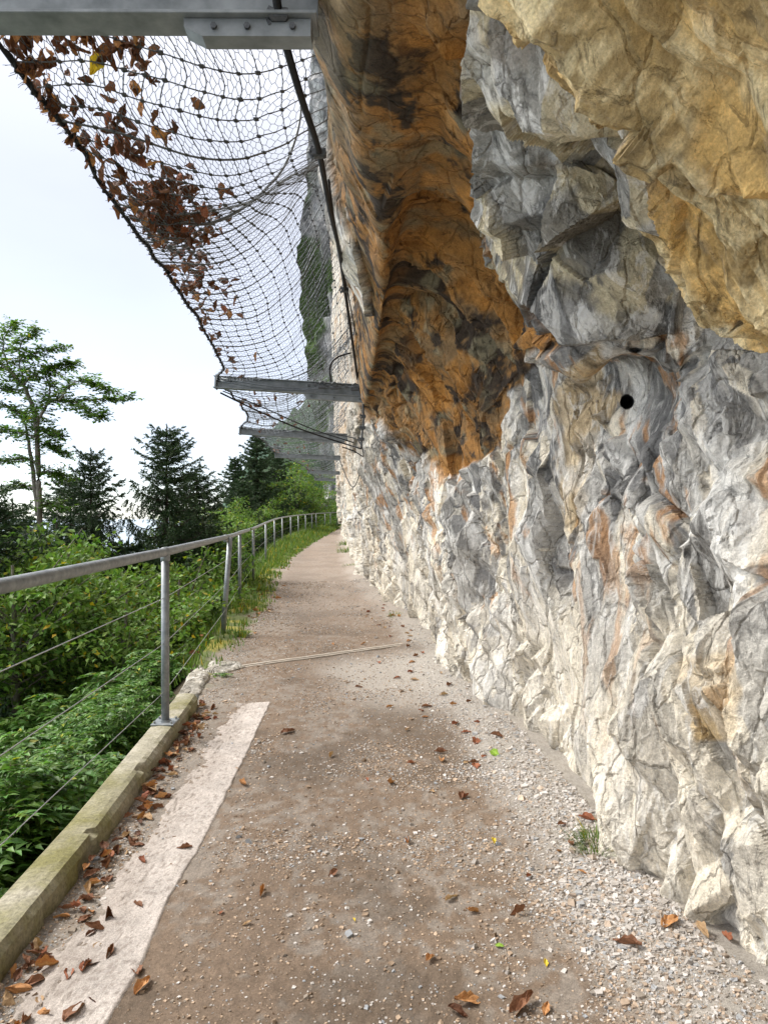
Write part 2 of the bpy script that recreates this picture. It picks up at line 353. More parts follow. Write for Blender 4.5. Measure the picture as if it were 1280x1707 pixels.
def build_rock(quality=1.0):
    Ys = np.array([s[0] for s in SEC], float); C = np.array([s[1] for s in SEC], float)      # (S,12,2)
    st = np.concatenate([np.linspace(-14, 1.0, 70, endpoint=False), np.exp(np.linspace(0, math.log(1.6), 50, endpoint=False)), np.exp(np.linspace(math.log(1.6), math.log(13), 1020, endpoint=False)), np.exp(np.linspace(math.log(13), math.log(58), 170))])
    ti = np.interp(st, Ys, np.arange(len(Ys)))
    A = cr_eval(C, ti)                                                                        # (U,12,2)
    reps = [14, 70, 80, 80, 75, 75, 75, 70, 70, 60, 70]
    tv = np.concatenate([np.linspace(k, k + 1, max(4, int(r * quality)), endpoint=False) for k, r in enumerate(reps)] + [[11.0]])
    B = cr_eval(np.swapaxes(A, 0, 1), tv)                                                     # (V,U,2)
    V_, U_ = B.shape[:2]
    G = np.empty((V_, U_, 3)); G[..., 0] = B[..., 0]; G[..., 1] = st[None]; G[..., 2] = B[..., 1]
    du = np.gradient(G, axis=1); dv = np.gradient(G, axis=0)
    nrm = np.cross(dv, du); nrm /= np.linalg.norm(nrm, axis=2)[..., None] + 1e-9              # towards the path (checked below)
    mid = nrm[V_ // 4, U_ // 2]
    if mid[0] > 0: nrm = -nrm
    p = G.reshape(-1, 3); n = nrm.reshape(-1, 3)
    # tilted, stretched frames so that the breaks run steeply
    wob = np.stack([fbm(p, 1.3, 3, 5 + k) - .5 for k in range(3)], 1) * .14
    q = p + wob
    def fr(q, tilt, sx, sy, sz):
        c, s = math.cos(tilt), math.sin(tilt)
        y = q[:, 1] * c - q[:, 2] * s; z = q[:, 1] * s + q[:, 2] * c
        return np.stack([q[:, 0] * sx, y * sy, z * sz], 1)
    h1, e1, r1 = facets(fr(q, .35, 1.0, 1.15, .62), 21)
    h2, e2, r2 = facets(fr(q, -.28, 2.9, 3.6, 1.55), 41)
    h3, e3, r3 = facets(fr(q, .35, 7.0, 9, 4.2), 61)
    h4, e4, r4 = facets(fr(q, .2, 19, 24, 12), 81)
    def saw(dirv, f, sd, warp):
        t = (p @ np.array(dirv)) * f + (fbm(p, .9, 3, sd) - .5) * warp + r1[:, 0] * 1.7; u = t - np.floor(t); return np.where(u < .68, u / .68, (1 - u) / .32)
    led = .5 * saw((.2, .80, .55), 2.6, 710, 3.0) * smooth(.4, .6, fbm(p, .8, 2, 712)) + .35 * saw((.1, .55, -.85), 3.6, 714, 2.4) * smooth(.45, .6, fbm(p, .9, 2, 716))
    brk = smooth(.35, .65, fbm(p, 1.1, 2, 90))
    rgh = .12 + 1.4 * r2[:, 1] * smooth(.2, .8, r1[:, 1]); rough0 = -.25 * h1 + .12 * h2 * (.3 + 1.0 * brk) + .15 * led + .03 * h3
    x, y, z = (p + n * rough0[:, None]).T; px = CX + F * x / np.maximum(y, .5); py = CY - F * (z - EYE) / np.maximum(y, .5)
    wx = (fbm(p, 3.5, 4, 130) - .5) * 60; wy = (fbm(p, 3.5, 4, 150) - .5) * 60
    ax, ay = px + wx, py + wy
    front = y > .8
    # pigment regions of this particular rock, given where they lie on it; nose also holds painted shade
    brown = inpoly(ax, ay, [(470,-60),(770,-60),(762,150),(790,300),(805,420),(870,505),(935,580),(820,650),(812,755),(740,790),(690,770),(640,720),(585,700),(560,400),(470,100)], 5) * front
    yellow = inpoly(ax, ay, [(850,-200),(860,-20),(1000,130),(1090,260),(1130,360),(1200,450),(1320,560),(1700,700),(1700,-400),(900,-400)], 6) * front
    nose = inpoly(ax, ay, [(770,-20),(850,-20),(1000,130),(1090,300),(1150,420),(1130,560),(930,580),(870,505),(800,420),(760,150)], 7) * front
    low = smooth(1.5, .35, z - gz(y) + (fbm(p, 1.5, 3, 170) - .5) * 1.3)
    calm = 1 - .1 * yellow - .25 * brown
    disp = (-.25 * h1 + .12 * h2 * (.3 + 1.0 * brk) + .15 * led) * (1 - .25 * brown) + calm * rgh * (.046 * h3 - .022 * h4) + .09 * yellow - .07 * brown + .05 * nose + .04 * (fbm(p, 2.2, 3, 200) - .5) + .02 * rgh * (fbm(p, 12, 4, 210) - .5)
    crack = smooth(.03, .0, e1) * .03
    disp -= crack * (1 - .5 * yellow)
    # stretched grooves on the yellow overhang
    gr = fbm(np.stack([(q[:, 0] * .64 - q[:, 2] * .77) * 1.6, q[:, 1] * 11, (q[:, 0] * .77 + q[:, 2] * .64) * 7], 1), 1.0, 5, 230, .6) - .5; disp += yellow * .16 * gr
    hm = smooth(85, 25, np.hypot(px - 1045, py - 670)) * (y > .8); disp = disp * (1 - hm) + hm * .02 * fbm(p, 8, 3, 232)
    gr2 = fbm(fr(q, .25, 5, 12, 1.6), 1.0, 4, 240) - .5; disp += (1 - brown) * (1 - yellow) * .06 * gr2
    fade = smooth(0.0, .25, np.abs(px - 590) / 200.0)
    lipk = np.repeat(smooth(1.4, .2, np.abs(tv - 9.0)), U_)
    disp = disp * (1 - .8 * lipk) - .04 * (1 - lipk) * (1 - brown) * (1 - yellow)
    disp *= np.where(y > 9, .8, 1.0)
    # drilled holes and the scooped pocket under the nose
    disp = disp - .085 * smooth(.9, .3, p[:, 2]) * smooth(6, 4, p[:, 1]) * (p[:, 1] > 0)
    G2 = (p + n * disp[:, None])
    x2, y2, z2 = G2.T; qx = CX + F * x2 / np.maximum(y2, .5); qy = CY - F * (z2 - EYE) / np.maximum(y2, .5)
    vd = G2 - np.array([0, 0, EYE]); vd /= np.linalg.norm(vd, axis=1)[:, None]
    for hx, hy, hr, dep in ((1045, 670, 12, .5), (1058, 574, 15, .1)):
        d = np.hypot(qx - hx, qy - hy); G2 = G2 + vd * (dep * smooth(hr, hr * .8, d) * (y2 > .8))[:, None]
    # ---- colours
    grey_l = np.array([.475, .455, .415]); grey_d = np.array([.17, .168, .165]); cream = np.array([.76, .685, .55]); white = np.array([.82, .80, .75])
    ochre = np.array([.72, .47, .17]); orange = np.array([.50, .22, .045]); bdk = np.array([.055, .038, .025]); bor = np.array([.37, .18, .05]); bmid = np.array([.25, .155, .07])
    def L(a, b, t): return a * (1 - t[:, None]) + b * t[:, None]
    ones = np.ones((len(p), 1))
    s1 = fbm(fr(q, .22, 6, 9, 1.6), 1.0, 4, 300)          # steep streaks
    s2 = fbm(fr(q, .3, 3, 5, 1.0), 1.0, 4, 320)
    f5 = fbm(p, 4.0, 5, 340, .6); f12 = fbm(p, 14, 4, 360, .6)
    c = grey_l * ones
    c = L(c, cream * ones, smooth(.44, .56, .32 * s2 + .22 * r1[:, 2] + .28 * r2[:, 0] + .18 * r3[:, 0]))
    c = L(c, grey_d * ones, .85 * smooth(.54, .61, .38 * f5 + .22 * r3[:, 1] + .40 * r2[:, 1]) * (1 - .15 * low))
    c = L(c, white * ones, .7 * smooth(.55, .70, s1))
    c = L(c, np.array([.75, .68, .55]) * ones, low * .66 * smooth(.36, .56, f5 * .4 + r2[:, 2] * .35 + r3[:, 2] * .25 + .06))
    c = L(c, orange * ones, .65 * smooth(.59, .68, fbm(fr(q, .2, 6, 9, 2.6), 1.0, 5, 380, .6)) * (1 - low))
    patch = inpoly(ax, ay, [(1110,1100),(1200,1085),(1240,1150),(1210,1230),(1140,1240)], 5) + inpoly(ax, ay, [(925,640),(985,580),(1015,640),(975,760),(960,900),(930,880)], 6) * .6
    c = L(c, np.array([.70, .50, .24]) * ones, np.clip(patch, 0, 1) * (.35 + .55 * smooth(.4, .55, f5)) * front)
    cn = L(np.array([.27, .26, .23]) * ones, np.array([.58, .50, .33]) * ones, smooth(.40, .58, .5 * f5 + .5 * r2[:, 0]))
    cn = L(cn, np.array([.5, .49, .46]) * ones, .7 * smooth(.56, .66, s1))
    cn = L(cn, np.array([.10, .10, .10]) * ones, .8 * smooth(.5, .6, f5) * smooth(850, 900, ax) * smooth(200, 320, ay)); cn = L(cn, np.array([.075, .075, .075]) * ones, .85 * smooth(380, 480, ay) * smooth(.40, .55, .6 * f5 + .4 * r3[:, 0])); c = L(c, cn, nose * .9)  # shadow of the nose underside and crevices painted in as dark grey rock
    cb = L(bmid * ones, bor * ones, smooth(.42, .60, f5 * .7 + f12 * .3)); cb = L(cb, bdk * ones, smooth(.49, .57, fbm(p, 4.2, 6, 400, .68)))
    cb = L(cb, np.array([.30, .26, .16]) * ones, .6 * smooth(.56, .7, fbm(p, 7, 4, 410))); cb = L(cb, np.array([.13, .11, .055]) * ones, .45 * smooth(640, 520, ax) * smooth(420, 200, ay)); cb = L(cb, np.array([.50, .22, .04]) * ones, .6 * smooth(.5, .6, fbm(p, 3.2, 4, 415)) * smooth(640, 700, ax))
    cb *= (.55 + .9 * fbm(p, 6, 6, 412, .7))[:, None]; c = L(c, cb, brown)
    cy_ = L(ochre * ones, np.array([.80, .65, .37]) * ones, smooth(.4, .62, gr + .5)); cy_ = L(cy_, np.array([.36, .24, .09]) * ones, .75 * smooth(.50, .58, fbm(p, 9, 6, 420, .7)))
    cy_ = L(cy_, grey_l * .7 * ones, .75 * smooth(.60, .68, fbm(p, 5, 4, 430)))
    c = L(c, cy_, yellow)
    # cream and rusty band of the face beyond the second beam
    far = smooth(9.5, 12, y) * smooth(1.6, 2.6, z)
    cf = L(np.array([.50, .455, .38]) * ones, np.array([.45, .27, .12]) * ones, .6 * smooth(.5, .62, fbm(fr(q, .1, 1, 2.2, .5), 1.0, 4, 440)))
    c = L(c, cf, far * .8)
    vein = np.abs((px - 1130) + (py - 870) * .42) < (2.2 + 2 * np.sin(py * .15)); vein &= (py > 850) & (py < 960)
    c[vein] = white
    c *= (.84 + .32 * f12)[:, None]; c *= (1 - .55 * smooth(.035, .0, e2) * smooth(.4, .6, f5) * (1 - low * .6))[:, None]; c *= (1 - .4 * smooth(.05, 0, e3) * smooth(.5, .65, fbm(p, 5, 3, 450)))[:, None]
    idx = np.arange(V_ * U_).reshape(V_, U_)
    f = np.stack([idx[:-1, :-1], idx[:-1, 1:], idx[1:, 1:], idx[1:, :-1]], -1).reshape(-1, 4)
    if mid[0] <= 0: f = f[:, ::-1]
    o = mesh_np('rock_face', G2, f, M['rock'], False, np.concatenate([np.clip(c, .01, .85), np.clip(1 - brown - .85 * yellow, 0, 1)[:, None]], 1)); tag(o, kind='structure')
    return o
rock = build_rock()

# ------------------------------------------------------------------ ground
RAIL = [(-6,-1.40),(2.43,-1.36),(4.78,-1.45),(8.85,-1.94),(11.5,-2.3),(14.9,-2.7),(19.7,-3.23),(24.5,-3.72),(28,-3.95),(31.4,-4.06),(34.5,-4.1),(36.8,-4.0),(39.5,-3.95),(41.4,-3.9),(44,-3.6),(45.8,-3.4),(47.4,-3.06)]
RY = np.array([r[0] for r in RAIL], float); RX = np.array([r[1] for r in RAIL], float)
def railx(Y): return np.interp(Y, RY, RX)
EDY = [-6,0,2.28,3.28,5.5,7,8.85,11.5,15,21,28,40,50,60]; EDX = [-1.3,-1.2,-1.22,-1.26,-1.42,-1.68,-1.8,-1.95,-2.35,-2.82,-3.0,-3.05,-3.0,-2.5]
def edgex(Y): return np.interp(Y, EDY, EDX)
def gh(x, y):
    """height of the trodden surface"""
    p = np.stack([x, y, 0 * x], 1)
    z = gz(y) + .018 * (fbm(p, 1.6, 3, 500) - .5) + .010 * (fbm(p, 9, 3, 510) - .5)
    z = z + .05 * smooth(.55, .0, np.interp(y, [1,2.1,2.6,3.7,4.8,7,9.2,11,15,20,30,47], [1.15,1.12,1.0,.92,.84,.57,.52,.2,-.4,-.87,-1.6,-2.5]) - x)
    return z
def build_path():
    st = np.concatenate([np.linspace(-6, 1.4, 40, endpoint=False), np.exp(np.linspace(math.log(1.4), math.log(60), 520))])
    tu = np.linspace(0, 1, 300); U = len(st); W = len(tu)
    xl = np.where(st < 6, edgex(st) - .02, railx(st) - .12); xl = np.where((st >= 6) & (st < 7.4), np.interp(st, [6, 7.4], [-1.6, -1.88]), xl)
    xr = np.interp(st, [-6,2,4.8,7,9.5,12,15,21,30,46,50,60], [1.8,1.6,1.3,1.05,.95,.5,.1,-.4,-1.1,-1.9,4,4])
    X = xl[None] + (xr - xl)[None] * tu[:, None]; Y = np.broadcast_to(st, X.shape)
    x = X.ravel(); y = Y.ravel(); z = gh(x, y); p = np.stack([x, y, 0 * x], 1)
    hN, eN, rN = facets(np.stack([x * 55, y * 55, 0 * x], 1), 700)
    near = smooth(9, 3, y)
    z = z + near * (.003 * rN[:, 1] * smooth(.0, .3, eN))
    rx = railx(y); wallx = np.interp(y, [1,2.1,2.6,3.7,4.8,7,9.2,11,15,20,30,47], [1.15,1.12,1.0,.92,.84,.57,.52,.2,-.4,-.87,-1.6,-2.5])
    dirt = np.array([.185, .134, .094]); grit = np.array([.275, .248, .215]); pale = np.array([.37, .34, .30]); dark = np.array([.115, .085, .06])
    n1 = fbm(p, 1.3, 4, 520); n2 = fbm(np.stack([x * 2.2, y * .6, 0 * x], 1), 1, 4, 530); n3 = fbm(p, 22, 3, 540)
    c = dirt * np.ones((len(x), 1))
    def L(a, b, t): return a * (1 - t[:, None]) + b * t[:, None]
    c = L(c, grit, .55 * smooth(.46, .60, .5 * n1 + .5 * n2 + (n3 - .5) * .7))
    c = L(c, dark, .7 * smooth(.50, .62, fbm(p, 1.9, 5, 550)))
    c = L(c, pale, smooth(.42, .12, wallx - x + (n1 - .5) * .5) * .9)
    c = L(c, pale, .8 * smooth(1.0, .3, np.hypot((x - .15) / .9, (y - 6.6) / 1.8) + (n1 - .5) * .8))
    c = L(c, grit, .5 * smooth(.35, .1, x - edgex(y)))
    c = L(c, grit * np.array([1.05, .95, .9]), .55 * smooth(8, 12, y))
    verge = smooth(.12, -.12, x - edgex(y) + (fbm(p, 3, 3, 560) - .5) * .5) * (y > 5.9)
    c = L(c, np.array([.10, .13, .035]), verge * .9)
    moss = verge * smooth(.5, .6, fbm(p, 4, 3, 570)); c = L(c, np.array([.30, .26, .05]), moss * .8)
    z = z + verge * .03 * fbm(p, 6, 2, 580)
    c = c * (.86 + .28 * rN[:, 2:3] * near[:, None] + .14 * (1 - near[:, None]))
    idx = np.arange(W * U).reshape(W, U); f = np.stack([idx[:-1, :-1], idx[1:, :-1], idx[1:, 1:], idx[:-1, 1:]], -1).reshape(-1, 4)
    o = mesh_np('path', np.stack([x, y, z], 1), f, M['path'], True, np.clip(c, .01, .8)); tag(o, kind='structure')
build_path()
def build_hillside():
    st = np.concatenate([np.linspace(-12, 2, 30, endpoint=False), np.exp(np.linspace(math.log(2), math.log(75), 150))])
    off = np.concatenate([np.linspace(0, .6, 8, endpoint=False), np.geomspace(.6, 140, 80)])
    xl = np.where(st < 6, edgex(st) - .14, railx(st) - .10); xl = np.where((st >= 6) & (st < 7.4), np.interp(st, [6, 7.4], [-1.6, -1.85]), xl)
    X = xl[None] - off[:, None]; Y = np.broadcast_to(st, X.shape); O = np.broadcast_to(off[:, None], X.shape)
    x = X.ravel(); y = Y.ravel(); o_ = O.ravel(); p = np.stack([x, y, 0 * x], 1)
    z = gz(y) - .02 - np.where(y < 6, .08, .0) - .95 * np.maximum(0, o_ - .06) * (1 - .25 * smooth(5, 60, o_)) + (fbm(p, .5, 4, 600) - .5) * np.minimum(o_, 3) * .5
    z = np.maximum(z, -70)
    c = np.array([.035, .055, .018]) * np.ones((len(x), 1)); t = fbm(p, 1.2, 4, 610)
    c = c * (1 - smooth(.45, .6, t)[:, None]) + np.array([.06, .045, .025]) * smooth(.45, .6, t)[:, None]
    W, U = X.shape; idx = np.arange(W * U).reshape(W, U); f = np.stack([idx[:-1, :-1], idx[:-1, 1:], idx[1:, 1:], idx[1:, :-1]], -1).reshape(-1, 4)
    o = mesh_np('hillside', np.stack([x, y, z], 1), f, M['terrain'], True, c); tag(o, kind='structure')
build_hillside()
def hz(X, Y):
    """height of the hillside at X, Y (rough)"""
    o_ = max(0, (railx(Y) - .1) - X)
    return float(gz(np.array(Y))) - .05 - .95 * max(0, o_ - .06) * (1 - .25 * float(smooth(5, 60, np.array(o_))))

def build_far_ground():
    # valley floor with a pale lake, out to the horizon
    m, nt, bs = new_mat('pale_lake'); bs.inputs['Base Color'].default_value = (.34, .42, .48, 1); bs.inputs['Roughness'].default_value = .25
    bump(nt, bs, noise(nt, .05, 4), .3, .6)
    v = [(-6000, -3000, -69), (6000, -3000, -69), (6000, 7000, -69), (-6000, 7000, -69)]
    o = mesh_np('lake', v, np.array([[0, 1, 2, 3]]), m); tag(o, kind='structure')
    # wooded hills: a ridge on the left in the distance, a nearer one beyond the cliff
    def hill(name, pts, depth, col, seed):
        n = 90; xs = np.interp(np.linspace(0, 1, n), np.linspace(0, 1, len(pts)), [q[0] for q in pts]); ys = np.interp(np.linspace(0, 1, n), np.linspace(0, 1, len(pts)), [q[1] for q in pts]); zs = np.interp(np.linspace(0, 1, n), np.linspace(0, 1, len(pts)), [q[2] for q in pts])
        m_ = 40; t = np.linspace(-1, 1, m_)
        prof = np.sqrt(np.clip(1 - np.abs(t) ** 1.6, 0, 1))
        X = np.repeat(xs[None], m_, 0); Y = ys[None] + t[:, None] * depth; Z = -70 + (zs[None] + 70) * prof[:, None]
        p = np.stack([X.ravel(), Y.ravel(), Z.ravel()], 1); p[:, 2] += (fbm(p, .06, 4, seed) - .5) * 9 * (prof.repeat(n) > 0); p[:, 2] += (fbm(p, .3, 2, seed + 5) - .5) * 5
        c = col * (.6 + .8 * fbm(p, .12, 3, seed + 9))[:, None]
        idx = np.arange(m_ * n).reshape(m_, n); f = np.stack([idx[:-1, :-1], idx[1:, :-1], idx[1:, 1:], idx[:-1, 1:]], -1).reshape(-1, 4)
        o = mesh_np(name, p, f, M['far_rock'], True, np.clip(c, 0, 1)); tag(o, kind='structure')
    hill('hill', [(-75, 260, -40), (-62, 260, -8), (-56, 255, 5), (-48, 245, 16), (-36, 235, 30), (0, 230, 50)], 30, np.array([.045, .085, .055]), 620)  # distance haze put into this ridge's bluish green
    hill('hill', [(-26, 120, 0), (-21, 120, 9), (-17, 118, 14), (-12, 116, 20), (4, 116, 30)], 12, np.array([.04, .075, .03]), 640)
build_far_ground()
def build_far_cliff():
    # the next buttress beyond the bend: columns of (px of the left edge, py)
    edge = [(548, 900), (540, 800), (527, 700), (512, 620), (503, 540), (500, 470), (506, 400), (514, 300), (518, 200), (520, 100), (526, 0), (535, -150), (560, -400)]
    n = 160; ey = np.array([e[1] for e in edge], float); ex = np.array([e[0] for e in edge], float)
    py = np.linspace(900, -400, n); px = np.interp(-py, -ey, ex); Y0 = 78.0
    x0 = (px - CX) / F * Y0; z = EYE - (py - CY) / F * Y0
    t = np.linspace(0, 1, 140)
    # goes from the left edge (turning away) round the front towards the right
    ang = t * 1.0
    X = x0[:, None] + np.where(t < .25, (.25 - t) * 6, (t - .25) * 20)[None]; Y = Y0 + np.where(t < .25, (.25 - t) * 40, (t - .25) * -8)[None] + 0 * X
    p = np.stack([X.ravel(), Y.ravel(), np.repeat(z, 140)], 1)
    h, e, r = facets(p * np.array([.5, .5, .22]), 650); h2, e2, r2 = facets(p * np.array([1.6, 1.6, .8]), 660)
    d = 1.3 * h + .5 * h2 + 1.6 * (fbm(p, .9, 4, 655) - .5)
    p[:, 1] -= d; p[:, 0] -= .5 * d
    c = np.array([.20, .20, .205]) * np.ones((len(p), 1)); a = smooth(.4, .6, fbm(p * np.array([.6, .6, .12]), 1, 4, 670))[:, None]
    c = c * (1 - a) + np.array([.42, .41, .39]) * a; c *= (.55 + .9 * r2[:, :1]); c *= (1 - .6 * smooth(.5, .62, fbm(p * np.array([1, 1, .3]), 1.1, 4, 680)))[:, None]
    veg = smooth(.5, .6, fbm(p, .22, 3, 690) + .18 * smooth(.5, .2, np.tile(t, n)) - .02)[:, None] * smooth(44, 30, p[:, 2])[:, None]
    c = c * (1 - veg) + np.array([.05, .085, .02]) * veg
    idx = np.arange(n * 140).reshape(n, 140); f = np.stack([idx[:-1, :-1], idx[:-1, 1:], idx[1:, 1:], idx[1:, :-1]], -1).reshape(-1, 4)
    o = mesh_np('cliff', p, f, M['far_rock'], False, c); tag(o, kind='structure')
build_far_cliff()

# ------------------------------------------------------------------ kerb, strip, drain
def make_concrete():
    m, nt, bs = new_mat('mossy_concrete')
    n1 = noise(nt, 5, 6, .7); n2 = noise(nt, 60, 5, .7); n3 = noise(nt, 2.2, 4)
    c = ramp(nt, n1, [(.3, (.20, .185, .13)), (.55, (.36, .33, .25)), (.75, (.44, .41, .33))])
    mo = ramp(nt, n3, [(.42, (0, 0, 0)), (.62, (1, 1, 1))]); c = mixc(nt, c, (.19, .175, .065), mo)
    g = ramp(nt, n2, [(.3, (.55,) * 3), (.6, (1.1,) * 3)]); c = mixc(nt, c, g, 1.0, 'MULTIPLY')
    nt.links.new(c, bs.inputs['Base Color']); bs.inputs['Roughness'].default_value = .92
    pv = bump(nt, bs, n2, .9, .006); bump(nt, bs, noise(nt, 14, 5), .7, .01, pv)
    return m
M['concrete'] = make_concrete()
def build_kerb():
    ys = np.linspace(-3, 5.55, 420); xc = edgex(ys) - .085
    prof = np.array([(-.088, -.3), (-.088, .03), (-.083, .085), (-.07, .098), (-.02, .101), (.03, .101), (.058, .096), (.078, .07), (.084, .03), (.085, -.1)])
    V = []
    for k, (a, b) in enumerate(prof):
        p = np.stack([xc + a, ys, np.full_like(ys, b)], 1); d = (fbm(p, 9, 4, 800 + k) - .5) * .016
        chip = smooth(.64, .72, fbm(p, 6, 3, 820)) * .022 * (k in (6, 7, 8))
        p[:, 0] += d - chip; p[:, 2] += d * .8 * (k > 0) - chip * .6; V.append(p)
    V = np.stack(V); W, U = V.shape[:2]
    idx = np.arange(W * U).reshape(W, U); f = np.stack([idx[:-1, :-1], idx[:-1, 1:], idx[1:, 1:], idx[1:, :-1]], -1).reshape(-1, 4)
    cap = np.array([list(idx[:, -1])[::-1]]); 
    o = mesh_np('kerb', V.reshape(-1, 3), [f, cap], M['concrete'], False)
    tag(o, 'mossy weathered concrete kerb edging the left side of the path', 'kerb')
build_kerb()
def rubble(name, pts, h, label, seed, mat):
    c = np.mean(pts, 0); n = 60; rings = 14; P_ = np.array([p for p in pts]); t = np.linspace(0, len(P_), n, endpoint=False)
    i = t.astype(int); u = (t - i)[:, None]; per = P_[i] * (1 - u) + P_[(i + 1) % len(P_)] * u
    V = []
    for k in range(rings + 1):
        s = k / rings; q = c + (per - c) * s; q = q.copy(); q[:, 2] = c[2] + h * (1 - s ** 5) - .10 * (s > .97); V.append(q)
    V = np.concatenate(V); d, e, r = facets(V * 9, seed); V[:, 2] += d * .03; V[:, :2] += (fbm(V, 12, 3, seed)[:, None] - .5) * .03
    idx = np.arange((rings + 1) * n).reshape(rings + 1, n); nx = np.roll(idx, -1, 1)
    f = np.stack([idx[:-1], idx[1:], nx[1:], nx[:-1]], -1).reshape(-1, 4)
    o = mesh_np(name, V, f, mat, False, np.array([.42, .39, .33]) * (.7 + .5 * r[:, :1])); return tag(o, label, 'stone slab')
rubble('stone_slab', [GP(300,1163)+[0,-.1,0], GP(333,1160), GP(352,1128), GP(335,1112), GP(312,1128)], .05, 'broken grey stone slab at the far end of the concrete kerb', 830, M['rock'])
rubble('stone_slab', [GP(335,1122), GP(352,1130), GP(412,1114), GP(400,1104), GP(352,1104)], .035, 'flat pale stone slab between the drain line and the railing', 840, M['rock'])
def build_strip():
    rt = [(453,1167),(412,1255),(370,1340),(330,1420),(280,1500),(240,1600),(180,1707),(150,1760),(60,1990)]
    lf = [(398,1168),(362,1230),(322,1290),(268,1350),(228,1420),(160,1520),(70,1625),(20,1707),(-40,1760),(-330,1990)]
    A = np.array([GP(*q) for q in rt]); B = np.array([GP(*q) for q in lf]); n = 300
    ys = np.linspace(1.35, 5.72, n); xr = np.interp(ys, A[::-1, 1][::-1][::-1] if False else np.sort(A[:, 1]), A[np.argsort(A[:, 1]), 0]); xl = np.interp(ys, np.sort(B[:, 1]), B[np.argsort(B[:, 1]), 0])
    t = np.linspace(-.25, 1.12, 90); X = xl[None] + (xr - xl)[None] * t[:, None]; Y = np.broadcast_to(ys, X.shape)
    x, y = X.ravel(), Y.ravel(); T = np.repeat(t, n); p = np.stack([x, y, 0 * x], 1)
    e = smooth(-.35, .30, T + (fbm(p, 6, 5, 850) - .5) * .9) * smooth(1.03, .98, T + (fbm(p, 14, 3, 852) - .5) * .06) * smooth(5.70, 5.64, y + (fbm(p, 12, 3, 853) - .5) * .1)
    holes = smooth(.60, .66, fbm(p, 30, 3, 855)) * .8 * smooth(.75, .2, T)
    z = gh(x, y) + .014 * (e - .42) - .008 * holes + .005 * (fbm(p, 60, 3, 856) - .5)
    c = np.array([.52, .465, .42]) * (.66 + .55 * fbm(p, 11, 4, 858))[:, None]; dd = (smooth(.75, .05, T + (fbm(p, 8, 4, 859) - .5) * .8) * .7)[:, None]; c = c * (1 - dd) + np.array([.36, .31, .27]) * dd; sp = (smooth(.62, .68, fbm(p, 70, 2, 860)) * .6)[:, None]; c = c * (1 - sp) + np.array([.25, .21, .18]) * sp
    idx = np.arange(90 * n).reshape(90, n); f = np.stack([idx[:-1, :-1], idx[1:, :-1], idx[1:, 1:], idx[:-1, 1:]], -1).reshape(-1, 4)
    tag(mesh_np('concrete_strip', np.stack([x, y, z], 1), f, M['path'], True, c), kind='structure')
build_strip()
def build_drain():
    a, b = GP(398, 1113), GP(702, 1071); d = b - a; L_ = np.linalg.norm(d); d /= L_; nrm = np.array([-d[1], d[0], 0]); n = 120
    prof = [(-.045, -.03), (-.043, .007), (-.02, .008), (-.017, -.012), (.004, -.012), (.006, .011), (.04, .011), (.044, -.03)]
    V = []
    s = np.linspace(0, 1, n)
    for u, z in prof:
        p = a + d * L_ * s[:, None] + nrm * u + np.array([0, 0, z + .004]); p[:, 2] += .003 * (fbm(p, 8, 3, 870) - .5) * 2; p[:, :2] += nrm[:2] * ((fbm(p * 1.0, 3, 3, 871) - .5) * .015)[:, None]; V.append(p)
    V = np.stack(V); idx = np.arange(len(prof) * n).reshape(len(prof), n); f = np.stack([idx[:-1, :-1], idx[:-1, 1:], idx[1:, 1:], idx[1:, :-1]], -1).reshape(-1, 4)
    o = mesh_np('drain_channel', V.reshape(-1, 3), f, M['strip'], False, np.tile([.42, .37, .31], (n * len(prof), 1)) * (.75 + .4 * fbm(V.reshape(-1, 3), 14, 3, 872))[:, None])
    tag(o, 'narrow pale drain channel crossing the path from slab to rock', 'drain')
M['strip'] = mat_attr('channel_concrete', .85, ((30, .2), (150, .25)), ((80, .004),))
build_drain()

